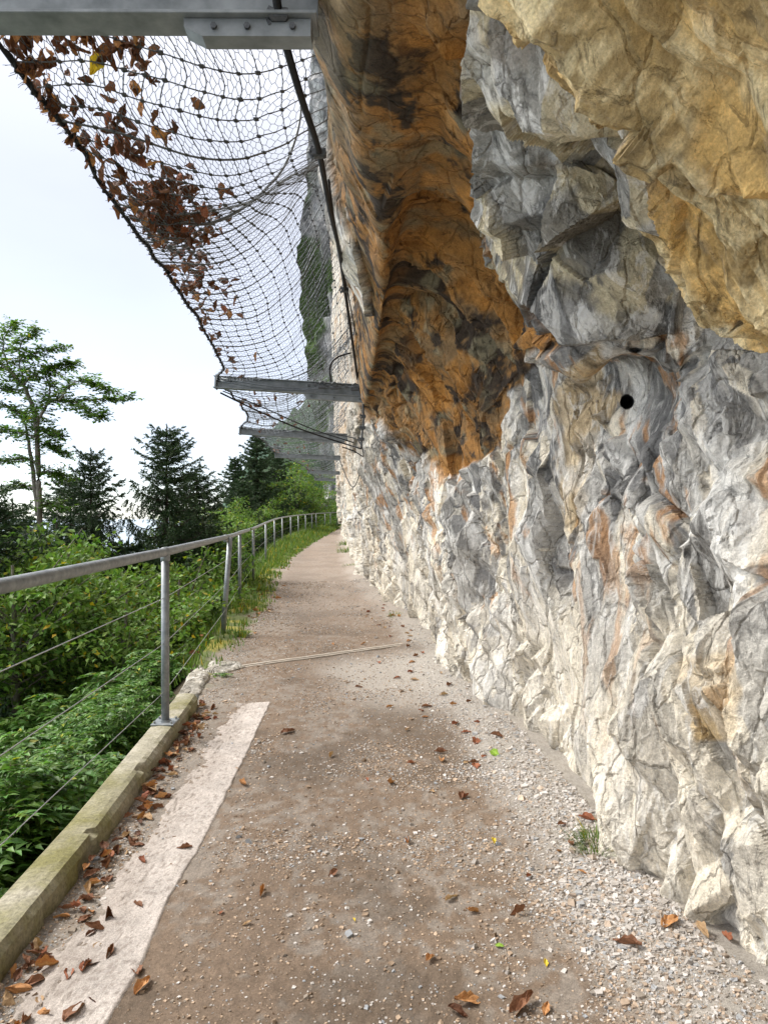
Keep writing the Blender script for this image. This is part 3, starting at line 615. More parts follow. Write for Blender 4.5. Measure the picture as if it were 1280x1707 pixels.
# ------------------------------------------------------------------ railing
def rail_z(Y): return gz(np.asarray(Y, float)) + np.interp(Y, [0, 4.8, 8.85, 15, 47], [1.235, 1.235, 1.19, 1.10, 1.02])
def build_railing():
    root = empty('railing', (float(railx(4.78)), 4.78, .1), 'grey galvanised pipe railing with three thin wires along the drop', 'railing')
    o0 = np.array(root.location)
    ys = [-1.5, 2.43, 4.78, 8.85, 11.5, 14.9, 19.7, 24.5, 28, 31.4, 34.5, 36.8, 39.5, 41.4, 44, 45.8, 47.4]
    xs = railx(np.array(ys)); r = .029
    mb = MB()
    for a, b in (([0, 2], 0), ([2, 3], 0)): pass
    fine = []
    for i in range(len(ys) - 1):
        for t in np.linspace(0, 1, 4, endpoint=False): fine.append(ys[i] * (1 - t) + ys[i + 1] * t)
    fine.append(ys[-1]); fine = np.array(fine)
    pts = np.stack([railx(fine), fine, rail_z(fine)], 1) - o0
    mb.tube(pts, r, 14); h = mb.build('handrail', M['galv'], root, True)
    for k, yj in enumerate((4.78, 8.85)):
        j = MB(); q = np.array([railx(yj), yj, float(rail_z(yj))]) - o0
        j.tube([q + [-.0, -.035, 0], q + [0, .035, -.0]], .033, 14); j.tube([q + [0, 0, -.06], q + [0, 0, .0]], .031, 12); j.build('pipe_joint', M['galv'], root, True)
    posts = [1.0] + ys[2:]
    for k, y in enumerate(posts):
        if y == 8.85: continue
        x = float(railx(y)); z0 = .1 if y < 6 else float(gz(y)) - .05; zt = float(rail_z(y)) - .01
        m = MB(); b = np.array([x, y, z0]) - o0; t = np.array([x, y, zt]) - o0
        m.tube([b, t], .027, 12)
        p = m.build('post', M['galv'], root, True)
        if y < 6:
            q = MB(); q.box(b + [0, 0, .006], (.15, .15, .012), bev=.003)
            q.tube([b + [0, 0, .008], b + [0, 0, .022]], .036, 12)
            for sx in (-1, 1):
                for sy in (-1, 1): q.tube([b + [sx * .055, sy * .055, .01], b + [sx * .055, sy * .055, .026]], .008, 6)
            q.build('base_plate', M['galv'], p)
    # the doubled post at the bend: one leaning, one upright
    y = 8.85; x = float(railx(y))
    m = MB(); m.tube([np.array([x - .04, y, -.05]) - o0, np.array([x + .04, y + .05, float(rail_z(y))]) - o0], .032, 12); m.build('post', M['galv'], root, True)
    for hh in (.93, .63, .31):
        ww = MB(); yy = np.array([-1.5] + posts + []); yy = np.linspace(-1.5, 47.4, 120)
        pz = gz(yy) + hh * np.interp(yy, [4.78, 9, 47], [1, .97, .9]); pp = np.stack([railx(yy) - .002, yy, pz], 1) - o0
        ww.tube(pp, .0028, 4); ww.build('wire', M['thinwire'], root, True)
build_railing()

# ------------------------------------------------------------------ steel beams
BE = [  # Y, (left px, py of the bottom), (right px, py), depth of the section
 (2.42, (-330, 39), (520, 42), .17), (9.5, (357, 647), (604, 662), .16), (15.2, (398, 724), (572, 735), .15),
 (22.2, (458, 763), (572, 768), .15), (30, (512, 789), (573, 792), .15), (37.5, (524, 801), (574, 803), .15)]
def build_beam(k, Y, l, r, h):
    a = P(*l, Y); b = P(*r, Y); b = b + (b - a) / np.linalg.norm(b - a) * (.25 if k else .02)
    lab = ['big grey steel beam closest overhead with a bevelled plate', 'grey steel beam carrying cable clamps, second from the camera', 'slim grey steel beam third along the path', 'slim grey steel beam fourth along the path', 'short looking grey beam fifth along the path', 'farthest little grey beam just above the path end'][k]
    root = empty('steel_beam', tuple(b), lab, 'beam', 'steel beams under the rock overhang')
    d = a - b; L_ = np.linalg.norm(d); d /= L_; R = np.stack([d, np.cross([0, 0, 1.], d), [0, 0, 1.]], 1); R[:, 1] /= np.linalg.norm(R[:, 1]); R[:, 2] = np.cross(R[:, 0], R[:, 1])
    w = .12; t = .012
    def seg(mb, x0, x1, y, z, sy, sz, bev=.002): mb.box(R @ np.array([(x0 + x1) / 2, y, z]), (x1 - x0, sy, sz), R, bev)
    m = MB(); seg(m, 0, L_, 0, t / 2, w, t); seg(m, 0, L_, 0, h - t / 2, w, t); seg(m, 0, L_ - .003, 0, h / 2, .009, h - 2 * t - .001, 0); m.build('girder', M['beam'], root)
    if k < 3:
        # bevelled stiffening plate hung under the girder near the rock
        p0, p1 = (.22, L_ * (.36 if k else .21) + .22); hh = (.06, .07, .06)[k]
        if k == 0: p0, p1 = .02, .44
        y = -.035; v = [(p0, y, -.002), (p1, y, -.002), (p1 - (0 if k else 0), y, -.03), (p1 - .06, y, -hh), (p0, y, -hh)]
        v = v + [(a_, b_ + .07, c_) for a_, b_, c_ in v]; g = MB(); g.add(np.array(v) @ R.T, [(4, 3, 2, 1, 0), (5, 6, 7, 8, 9)] + [(i, (i + 1) % 5, (i + 1) % 5 + 5, i + 5) for i in range(5)]); pl = g.build('plate', M['beam'], root)
        for bx in (p0 + .06, (p0 + p1) / 2, p1 - .1):
            bo = MB(); c0 = R @ np.array([bx, .036, -hh * .5]); bo.tube([c0, c0 + R @ np.array([0, .010, 0])], .011, 6); bo.build('bolt', M['clip'], pl)
    if k == 1:
        for xx in (.35, .62, .78):
            c = MB(); q = R @ np.array([L_ * .0 + xx, .09, h * .55]); c.tube([q + [-.03, 0, -.03], q + [-.03, 0, .05], q + [0, 0, .075], q + [.03, 0, .05], q + [.03, 0, -.03]], .011, 6); c.box(q + [0, -.01, -.01], (.1, .04, .03), None, .006); c.build('clamp', M['clip'], root)
        for s0, s1, zz in ((.95 * L_, .15, .02), (.97 * L_, .5, .05)):
            c = MB(); tt = np.linspace(0, 1, 12); c.tube([R @ np.array([s0 + (s1 - s0) * u, .085 + .02 * math.sin(u * 9), h * .9 - zz - .09 * u * (1 - u) * 4 + .03 * u]) for u in tt], .008, 6); c.build('rope', M['wire'], root, True)
        c = MB()
        for u in np.linspace(.3, .95, 9): q = R @ np.array([u, .10, h * .62 + .01 * math.sin(u * 30)]); c.box(q, (.035, .03, .04), None, .006)
        c.build('rope_clip', M['clip'], root)
    e = MB(); q = R @ np.array([L_ - .03, 0, h / 2]); e.box(q, (.012, w - .004, h + .03), R, .002); e.build('end_plate', M['beam'], root)
    return root
for k, b in enumerate(BE): build_beam(k, *b)

# ------------------------------------------------------------------ rockfall net
NETROWS = [
 [(-60,-20,2.75),(80,-5,2.9),(200,20,3.05),(310,50,3.2),(410,70,3.5),(528,55,4.2)],
 [(5,75,3.0),(130,75,3.1),(240,100,3.25),(345,135,3.45),(432,144,3.8),(538,105,4.7)],
 [(55,145,3.2),(150,140,3.3),(238,168,3.45),(335,196,3.65),(430,198,4.0),(543,148,5.0)],
 [(92,190,3.4),(180,205,3.5),(272,237,3.65),(360,253,3.9),(440,245,4.3),(548,190,5.4)],
 [(128,240,3.6),(220,275,3.8),(306,297,3.95),(382,307,4.2),(450,285,4.7),(552,222,5.8)],
 [(170,310,4.0),(250,335,4.15),(325,345,4.3),(400,340,4.6),(460,305,5.1),(556,245,6.3)],
 [(222,378,4.5),(290,388,4.6),(350,372,4.8),(412,345,5.1),(470,310,5.7),(563,255,7.0)],
 [(268,440,5.2),(340,445,5.5),(405,425,5.9),(465,375,6.5),(520,310,7.2),(570,250,8.2)],
 [(312,506,6.0),(380,508,6.4),(440,488,6.9),(495,435,7.5),(540,360,8.1),(585,290,8.9)],
 [(345,562,7.1),(400,565,7.5),(455,548,7.9),(510,490,8.4),(550,420,8.9),(592,360,9.3)],
 [(372,612,8.4),(425,612,8.6),(475,595,8.9),(520,550,9.2),(560,490,9.4),(597,440,9.6)],
 [(364,634,9.45),(430,640,9.6),(490,630,9.7),(535,600,9.8),(570,560,9.9),(602,520,10)],
 [(402,675,11.5),(440,682,11.6),(490,672,11.7),(530,637,11.8),(565,600,11.9),(597,560,12)],
 [(413,702,13.5),(450,706,13.6),(500,697,13.7),(540,667,13.8),(570,635,13.9),(592,600,14)],
 [(404,715,15.2),(450,722,15.2),(505,715,15.3),(545,690,15.4),(568,665,15.5),(590,640,15.6)],
 [(440,735,18),(485,742,18),(525,736,18.1),(550,717,18.3),(566,700,18.4),(582,680,18.5)],
 [(461,756,22.2),(495,759,22.3),(530,754,22.4),(552,740,22.5),(566,726,22.6),(578,713,22.7)],
 [(505,776,26.5),(522,778,26.6),(540,775,26.8),(556,766,27),(568,757,27.2),(578,748,27.4)],
 [(514,784,30),(530,786,30.1),(545,784,30.2),(558,778,30.3),(568,771,30.4),(577,764,30.5)],
 [(526,797,37.5),(538,798,37.6),(550,796,37.7),(560,791,37.8),(568,786,37.9),(576,781,38)]]
NC = np.array([[P(*q) for q in row] for row in NETROWS])        # (20,6,3)
def net_pt(v, u):
    """v in row units, u 0..1 : arrays -> points"""
    A = cr_eval(NC, np.asarray(v, float))                        # (n,6,3)
    t = np.asarray(u, float) * 5; i = np.clip(np.floor(t).astype(int), 0, 4); w = (t - i)[:, None]; n = np.arange(len(A))
    g = lambda k: A[n, np.clip(k, 0, 5)]
    p1, p2 = g(i), g(i + 1); p0 = np.where((i > 0)[:, None], g(i - 1), 2 * p1 - p2); p3 = np.where((i < 4)[:, None], g(i + 2), 2 * p2 - p1)
    return .5 * (2 * p1 + (p2 - p0) * w + (2 * p0 - 5 * p1 + 4 * p2 - p3) * w ** 2 + (3 * p1 - p0 - 3 * p2 + p3) * w ** 3)
def build_net(name, v0, v1, ncol, cell, sub, label, rough):
    tt = np.linspace(v0, v1, 400); mid = net_pt(tt, np.full(400, .45)); s = np.concatenate([[0], np.cumsum(np.linalg.norm(np.diff(mid, axis=0), axis=1))])
    # smooth local row step (cells keep their size)
    nrow = max(3, int(round(s[-1] / cell))); rowv = np.interp(np.linspace(0, s[-1], nrow * 8 + 1), s, tt)   # 8 steps between main rows
    root = empty(name, tuple(NC[int(v0), 5]), label, 'net', 'wire nets spread over the path'); o0 = np.array(root.location)
    fineu = np.linspace(0, 1, ncol * 4 + 1)
    def wob(p, a, s_=2.2, sd=900): return p + a * np.stack([fbm(p, s_, 2, sd + 7 * k) - .5 for k in range(3)], 1)
    parts = []
    for i in range(0, len(rowv), 8):
        p = wob(net_pt(np.full(len(fineu), rowv[i]), fineu), rough); parts.append(segs_np(p[:-1], p[1:], .0034 if i % 40 else .006, 4))
    for j in range(0, ncol + 1):
        p = wob(net_pt(rowv, np.full(len(rowv), j / ncol)), rough); parts.append(segs_np(p[:-1], p[1:], .0030, 4))
    v, f = merge(parts); mesh_np('cable_grid', v - o0, f, M['wire'], True, parent=root)
    # hexagonal wire mesh between the cables
    nu = ncol * sub; nv = nrow * sub; vv = np.interp(np.arange(nv + 1) / sub * 8, np.arange(len(rowv)), rowv)
    I, J = np.meshgrid(np.arange(nv + 1), np.arange(nu + 1), indexing='ij'); 
    offu = np.where((I + J) % 2 == 0, .26, -.26)
    U = np.clip((J + offu + RNG.normal(0, .07, I.shape)) / nu, 0, 1); VV = np.interp((I + RNG.normal(0, .10, I.shape)).ravel(), np.arange(nv + 1), vv)
    pts = wob(net_pt(VV, U.ravel()), rough).reshape(nv + 1, nu + 1, 3) ; pts[..., 2] -= .004
    A = [pts[:-1].reshape(-1, 3)]; B = [pts[1:].reshape(-1, 3)]
    mk = ((I + J) % 2 == 0)[:, :-1]; A.append(pts[:, :-1][mk]); B.append(pts[:, 1:][mk])
    v, f = segs_np(np.concatenate(A), np.concatenate(B), .0017 if v0 < 10 else .0026, 3)
    mesh_np('wire_mesh', v - o0, f, M['wire'], True, parent=root)
    # clips where the cables cross
    cm = MB(); cm.box((0, 0, 0), (.024, .024, .014), None, .006); cv = np.concatenate(cm.v); cf = np.array([q for q in cm.f])
    parts = []
    for i in range(0, len(rowv), 8):
        p = wob(net_pt(np.full(ncol + 1, rowv[i]), np.arange(ncol + 1) / ncol), rough)
        for q in p[1:-1]: parts.append((cv * RNG.uniform(.8, 1.25) + q, cf))
    v, f = merge(parts); g = mesh_np('cable_clip', v - o0, f, M['clip'], False, parent=root); tag(g, kind='stuff')
    e = wob(net_pt(rowv, np.zeros(len(rowv))), rough)
    m = MB(); m.tube(e - o0, .011, 6); o2 = e + .014 * np.stack([np.sin(np.arange(len(e)) * .9), 0 * e[:, 0], np.cos(np.arange(len(e)) * .9)], 1); m.tube(o2 - o0, .007, 5)
    m.build('edge_cable', M['cable'], root, True)
    # frayed wire ends along the outer edge
    k = 170 if v0 < 10 else 90; w_ = RNG.uniform(v0, v1, k) if v0 > 10 else v0 + (v1 - v0) * RNG.uniform(0, 1, k); p = wob(net_pt(w_, np.zeros(k)), rough)
    d = np.stack([RNG.uniform(-.05, .01, k), RNG.uniform(-.03, .03, k), RNG.uniform(-.04, .02, k)], 1); v, f = segs_np(p, p + d, .0013, 3); tag(mesh_np('frayed_wire', v - o0, f, M['wire'], False, parent=root), kind='stuff')
    return root
build_net('rockfall_net', 0, 11, 15, .15, 4, 'near grey wire net bellying between the first two beams', .06)
build_net('rockfall_net', 11.02, 14, 14, .17, 3, 'wire net between the second and third beams', .08)
build_net('rockfall_net', 14.02, 16, 12, .25, 3, 'distant wire net between the third and fourth beams', .1)
build_net('rockfall_net', 16.02, 19, 10, .3, 2, 'farthest wire net over the small distant beams', .1)
# heavy rope through the near net, hanging in a curve
def rope(name, pts, r, label, cat, mat='cable', clamps=(), steps=10, n=8):
    pts = np.array(pts); c = cr_eval(pts, np.linspace(0, len(pts) - 1, (len(pts) - 1) * steps + 1)); root = None
    m = MB(); m.tube(c, r, n); o = m.build(name, M[mat], None, True); tag(o, label, cat)
    for t in clamps:
        q = cr_eval(pts, np.array([t]))[0]; b = MB(); b.box(q, (.05 + r, .04, .045), None, .01); b.tube([q + [-.03, 0, -.03], q + [-.045, 0, .0], q + [-.03, 0, .03]], .007, 5); b.build('clamp', M['clip'], o)
    return o
rope('net_rope', [P(300,372,4.55), P(350,372,4.75), P(400,350,5.0), P(440,318,5.3), P(475,275,5.7), P(497,215,6.0), P(503,160,6.2)], .011, 'grey rope curving through the fold of the near net', 'rope', 'wire')
rope('support_cable', [P(459,-60,2.3), P(462,5,2.36), P(478,80,2.48), P(503,165,2.75), P(532,255,3.3), P(550,350,4.2), P(566,420,5.2), P(576,490,6.4), P(586,560,7.6), P(596,632,9.2)], .0145, 'thick black cable clamped down the edge of the overhang', 'cable', 'cable', (1.3, 4.0, 6.9))
rope('anchor_cable', [P(548,300,3.7), P(562,400,5.0), P(578,480,6.3), P(594,560,7.8)], .006, 'thin dark wire running beside the thick black cable', 'wire')
rope('stay_cable', [P(368,655,9.4), P(430,685,10.0), P(500,715,10.8), P(560,735,11.2), P(602,748,11.0)], .012, 'dark stay cable slanting from beam tip down to rock', 'cable')
rope('stay_cable', [P(372,652,9.35), P(440,680,10.1), P(520,715,10.9), P(590,738,11.1)], .008, 'thinner stay cable just above the dark slanting one', 'cable')
rope('hanging_rod', [P(605,668,9.35), P(606,700,9.4), P(604,722,9.45), P(602,748,9.5)], .012, 'thin steel rod with round clamps hanging below the beam', 'rod', 'clip', (.8, 1.6, 2.4))
rope('cable_loop', [P(552,640,9.9), P(550,612,9.9), P(562,596,9.95), P(585,588,10)], .012, 'dark cable loop curling above the second beam', 'cable')
rope('cable_loop', [P(570,745,11), P(590,752,11), P(606,760,10.9), P(598,735,11.0), P(580,728,11.2), P(560,724,11.3)], .009, 'tangled cable loop at the rock below the beam', 'cable')
rope('cable_loop', [P(566,765,14), P(575,790,13.6), P(588,812,13), P(598,795,12.6), P(600,770,12.3)], .009, 'slack cable loop drooping in front of the pale rock', 'cable')

# ------------------------------------------------------------------ leaves, plants, trees
def leaf_cards(pos, dirs, ups, L_, W_, fold=.25, droop=.25, col=None):
    """many leaves at once: each six points, folded along the midrib, bent down to the tip"""
    n = len(pos); d = dirs / (np.linalg.norm(dirs, axis=1)[:, None] + 1e-9); s = np.cross(d, ups); s /= np.linalg.norm(s, axis=1)[:, None] + 1e-9
    u = np.cross(s, d); L_ = np.broadcast_to(L_, n)[:, None]; W_ = np.broadcast_to(W_, n)[:, None]
    pts = [pos, pos + d * L_ * .38 + s * W_ * .5 + u * (W_ * fold - L_ * droop * .1), pos + d * L_ * .38 - s * W_ * .5 + u * (W_ * fold - L_ * droop * .1),
           pos + d * L_ * .5 - u * L_ * droop * .25, pos + d * L_ - u * L_ * droop, ]
    V = np.stack(pts, 1).reshape(-1, 3); b = (np.arange(n) * 5)[:, None]
    f = np.concatenate([b + np.array([[0, 3, 1]]), b + np.array([[1, 3, 4]]), b + np.array([[0, 2, 3]]), b + np.array([[2, 4, 3]])])
    c = None
    if col is not None: c = np.repeat(col, 5, 0)
    return V, f, c
def leafcols(n, lo=.6, hi=1.35, yellow=.04):
    c = np.ones((n, 3)) * RNG.uniform(lo, hi, (n, 1)); c[:, 0] *= RNG.uniform(.85, 1.3, n); y = RNG.random(n) < yellow; c[y] *= np.array([3.2, 1.5, .6]); return c
def rnd_dirs(n, zlo=-1, zhi=1):
    z = RNG.uniform(zlo, zhi, n); a = RNG.uniform(0, 2 * np.pi, n); r = np.sqrt(1 - z * z); return np.stack([r * np.cos(a), r * np.sin(a), z], 1)
UP = np.array([0, 0, 1.])
def shrub_mesh(seed, H, spread, nst, leafL, pinn):
    """arching stems; leaves in pairs along side shoots (pinn = feathered like ash / walnut)"""
    global RNG
    RNG = np.random.default_rng(seed); stems = []; lp = []; ld = []; lu = []; ll = []
    for s in range(nst):
        a = RNG.uniform(0, 2 * np.pi); r = spread * RNG.uniform(.15, 1); h = H * RNG.uniform(.55, 1)
        base = np.array([math.cos(a), math.sin(a), 0]) * RNG.uniform(0, spread * .35); tip = np.array([math.cos(a) * r, math.sin(a) * r, h])
        t = np.linspace(0, 1, 9)[:, None]; c = base + (tip - base) * np.concatenate([t, t, np.sqrt(t) * .0 + t ** .75], 1); c[:, :2] += RNG.normal(0, .02, (9, 2)); stems.append(tube_np(c, np.linspace(.007, .0025, 9), 4))
        for k in range(2, 9):
            for q in range(3 if pinn else 4):
                d = rnd_dirs(1, -.1, .5)[0]; ln = RNG.uniform(.16, .34) * (1.25 if pinn else .9) * (H / 1.3) ** .3; st_ = c[k]; m = 7 if pinn else 5
                tt = np.linspace(.2, 1, m); axis = st_ + d * ln * tt[:, None]; axis[:, 2] -= .10 * tt ** 2 * ln / .3
                stems.append(tube_np(np.array([st_, axis[m // 2], axis[-1]]), [.0025, .002, .001], 3))
                sd_ = np.cross(d, UP); sd_ /= np.linalg.norm(sd_) + 1e-9
                for j in range(m):
                    for sg in (-1, 1):
                        lp.append(axis[j]); ld.append(sd_ * sg + d * .55 + RNG.normal(0, .18, 3)); lu.append(UP + RNG.normal(0, .3, 3)); ll.append(leafL * RNG.uniform(.65, 1.15))
                lp.append(axis[-1]); ld.append(d - UP * .2); lu.append(UP + RNG.normal(0, .2, 3)); ll.append(leafL)
    lp, ld, lu, ll = map(np.array, (lp, ld, lu, ll))
    V, f, c = leaf_cards(lp, ld, lu, ll, ll * RNG.uniform(.38, .56, len(ll)), .18, .22, leafcols(len(lp), .55, 1.5, .012))
    return merge(stems), (V, f, c)
SHR = []
for k, (seed, H, sp, n, lf, pi_) in enumerate([(31, 1.3, .7, 10, .115, 1), (32, 1.0, .75, 11, .115, 0), (33, 1.7, .8, 11, .12, 1), (34, .8, .6, 10, .095, 0)]):
    st_, lv = shrub_mesh(seed, H, sp, n, lf, pi_)
    r = empty('shrub', (0, 0, 0), 'leafy green shrub growing on the steep slope behind the railing', 'shrub', 'green shrubs on the slope behind the railing')
    mesh_np('stems', st_[0], st_[1], M['stem'], True, parent=r); o = mesh_np('foliage', lv[0], lv[1], M['leaf'], False, lv[2], parent=r); SHR.append(r)
RNG = np.random.default_rng(5)
first = [True] * 4
def place(k, x, y, z, s, rz, lean=0, label=None):
    o = SHR[k]
    if not first[k]: o = dup(SHR[k])
    first[k] = False
    o.location = (x, y, z); o.rotation_euler = (0, lean, rz); o.scale = (s, s, s)
    if label: o['label'] = label
spots = []
def spot(Y, gap, want, k=None):
    k = int(RNG.integers(0, 4)) if k is None else k; H = (1.3, 1.0, 1.7, .8)[k]; rad = (.85, .95, .95, .8)[k]
    s = want / H; x = float(railx(Y)) - gap - rad * s; z = hz(x, Y) - .1
    kind = ('feathery-leaved', 'oval-leaved', 'tall feathery', 'low oval-leaved')[k]
    seg = ('below the near wires' if Y < 4 else 'behind the near post' if Y < 6 else 'between near and leaning posts' if Y < 9 else 'outside the handrail bend' if Y < 15 else 'behind the middle posts' if Y < 26 else 'behind the far posts')
    rowt = 'nearest the railing' if gap < .35 else 'just down the slope' if gap < 1.1 else 'deep down the slope'
    place(k, x, Y, z, s, RNG.uniform(0, 6.28), RNG.uniform(-.2, .1), '%s green shrub %s, %s' % (kind, seg, rowt))
for i in range(20):
    Y = 2.3 + (i / 19) * 5.2; spot(Y + RNG.uniform(-.1, .1), RNG.uniform(.0, .2), RNG.uniform(.55, .8), (1, 3, 0)[i % 3])
for i in range(18):
    Y = 2.6 + (i / 17) * 8; spot(Y, RNG.uniform(.6, .9), RNG.uniform(1.0, 1.4))
for i in range(18):
    Y = 4 + (i / 17) * 10; spot(Y, RNG.uniform(1.3, 2.2), RNG.uniform(1.7, 2.4))
for i in range(16):
    Y = 7.6 + i * 1.1; spot(Y, RNG.uniform(.45, .8), RNG.uniform(.6, .9))
for i in range(16):
    Y = 24 + i * 1.5; spot(Y, RNG.uniform(.6, 1.0), RNG.uniform(.8, 1.2))
bylab = {}
for o in [q for q in SC.objects if q.name.startswith('shrub')]: bylab.setdefault(o['label'], []).append(o)
for lb, os_ in bylab.items():
    os_.sort(key=lambda q: q.location.y); w = {2: ['nearer', 'farther'], 3: ['nearest', 'middle', 'farthest'], 4: ['nearest', 'second nearest', 'second farthest', 'farthest'], 5: ['nearest', 'second nearest', 'middle', 'second farthest', 'farthest']}.get(len(os_))
    for q, o in zip(w or [], os_): o['label'] = q + ' ' + lb
# --- grass and small plants
def blades(n, spread, h, w=.006, lean=.6):
    a = RNG.uniform(0, 6.28, n); r = spread * np.sqrt(RNG.random(n)) ; b = np.stack([r * np.cos(a), r * np.sin(a), 0 * a], 1)
    d = np.stack([np.cos(a), np.sin(a), 0 * a], 1) * RNG.uniform(0, lean, n)[:, None] + RNG.normal(0, .15, (n, 3)); d[:, 2] = 1; H = h * RNG.uniform(.5, 1, n)[:, None]
    s = np.stack([-np.sin(a), np.cos(a), 0 * a], 1) * w / 2
    m = b + d * H * .55; t = b + d * H; t[:, :2] += d[:, :2] * H * .5; t[:, 2] -= .12 * H[:, 0]
    V = np.stack([b - s, b + s, m + s * .8, m - s * .8, t], 1).reshape(-1, 3); k = (np.arange(n) * 5)[:, None]
    return V, [k + np.array([[0, 1, 2, 3]]), k + np.array([[3, 2, 4]])], np.repeat(leafcols(n, .6, 1.3, .12), 5, 0)
def tuft(px, py, n, spread, h, label, weeds=0, w=.005):
    g = GP(px, py); r = empty('grass_tuft', tuple(g), label, 'grass tuft')
    V, f, c = blades(n, spread, h, w); mesh_np('blades', V, f, M['grass'], False, c, parent=r)
    if weeds:
        q = rnd_dirs(weeds, .1, .6); p = RNG.normal(0, spread * .5, (weeds, 3)); p[:, 2] = RNG.uniform(.01, h * .4, weeds)
        V, f, c = leaf_cards(p, q, np.tile(UP, (weeds, 1)), .05, .028, .1, .2, leafcols(weeds)); mesh_np('weed_leaves', V, f, M['leaf'], False, c, parent=r)
tuft(996, 1430, 330, .09, .14, 'dark green grass tuft where gravel meets the near rock', 0, .005); tuft(1012, 1450, 10, .05, .08, 'low broad-leaved weed beside the grass tuft at the rock', 26)
tuft(812, 1200, 40, .06, .05, 'small flat grass patch at the rock foot, mid path', 20)
tuft(660, 1030, 60, .13, .12, 'small green weed at the rock foot past the drain', 40); tuft(700, 1064, 20, .05, .05, 'tiny moss tuft where the drain meets the rock', 14)
tuft(583, 922, 160, .45, .3, 'green weed clump at the far rock foot', 160, .012); tuft(578, 910, 120, .4, .3, 'farther green weed clump at the rock foot', 120, .012)
tuft(590, 945, 60, .3, .14, 'low weed strip at the rock foot before the clump', 60, .01)
tuft(402, 1062, 90, .1, .16, 'dandelion-like weed beside the leaning railing post', 60, .006); tuft(372, 1128, 30, .07, .05, 'small green weed growing on the pale slab', 26)
tuft(425, 1010, 120, .22, .14, 'mossy grass clump at the path edge past the bend post', 30, .006); tuft(440, 985, 120, .25, .14, 'second mossy grass clump along the path edge', 30, .008)
def verge():
    n = 15000; y = 6.6 + (RNG.random(n) ** .8) * 40; t = RNG.random(n); ex = edgex(y); rx = railx(y) - .7
    x = ex + .12 - (ex - rx) * t; x += RNG.normal(0, .05, n)
    keep = (fbm(np.stack([x, y, 0 * x], 1), 2.0, 3, 950) + .25 * t + .1 * smooth(10, 16, y)) > .52; x, y, t = x[keep], y[keep], t[keep]; n = len(x)
    z = np.where(x > railx(y) - .12, gh(x, y), gz(y) - .95 * np.maximum(0, railx(y) - .16 - x) - .03)
    a = RNG.uniform(0, 6.28, n); h = RNG.uniform(.05, .16, n) * (.7 + y / 25) * (.5 + t); b = np.stack([x, y, z], 1); w = .004 + y * .0007
    d = np.stack([np.cos(a) * .4, np.sin(a) * .4, np.ones(n)], 1) * h[:, None]; s = np.stack([-np.sin(a), np.cos(a), 0 * a], 1) * w[:, None]
    tp = b + d; V = np.stack([b - s, b + s, tp], 1).reshape(-1, 3); f = np.arange(n * 3).reshape(-1, 3)
    o = mesh_np('verge_grass', V, f, M['grass'], False, np.repeat(leafcols(n, .6, 1.3, .05), 3, 0)); tag(o, 'grass and moss growing along the verge under the railing', 'grass', kind='stuff')
verge()

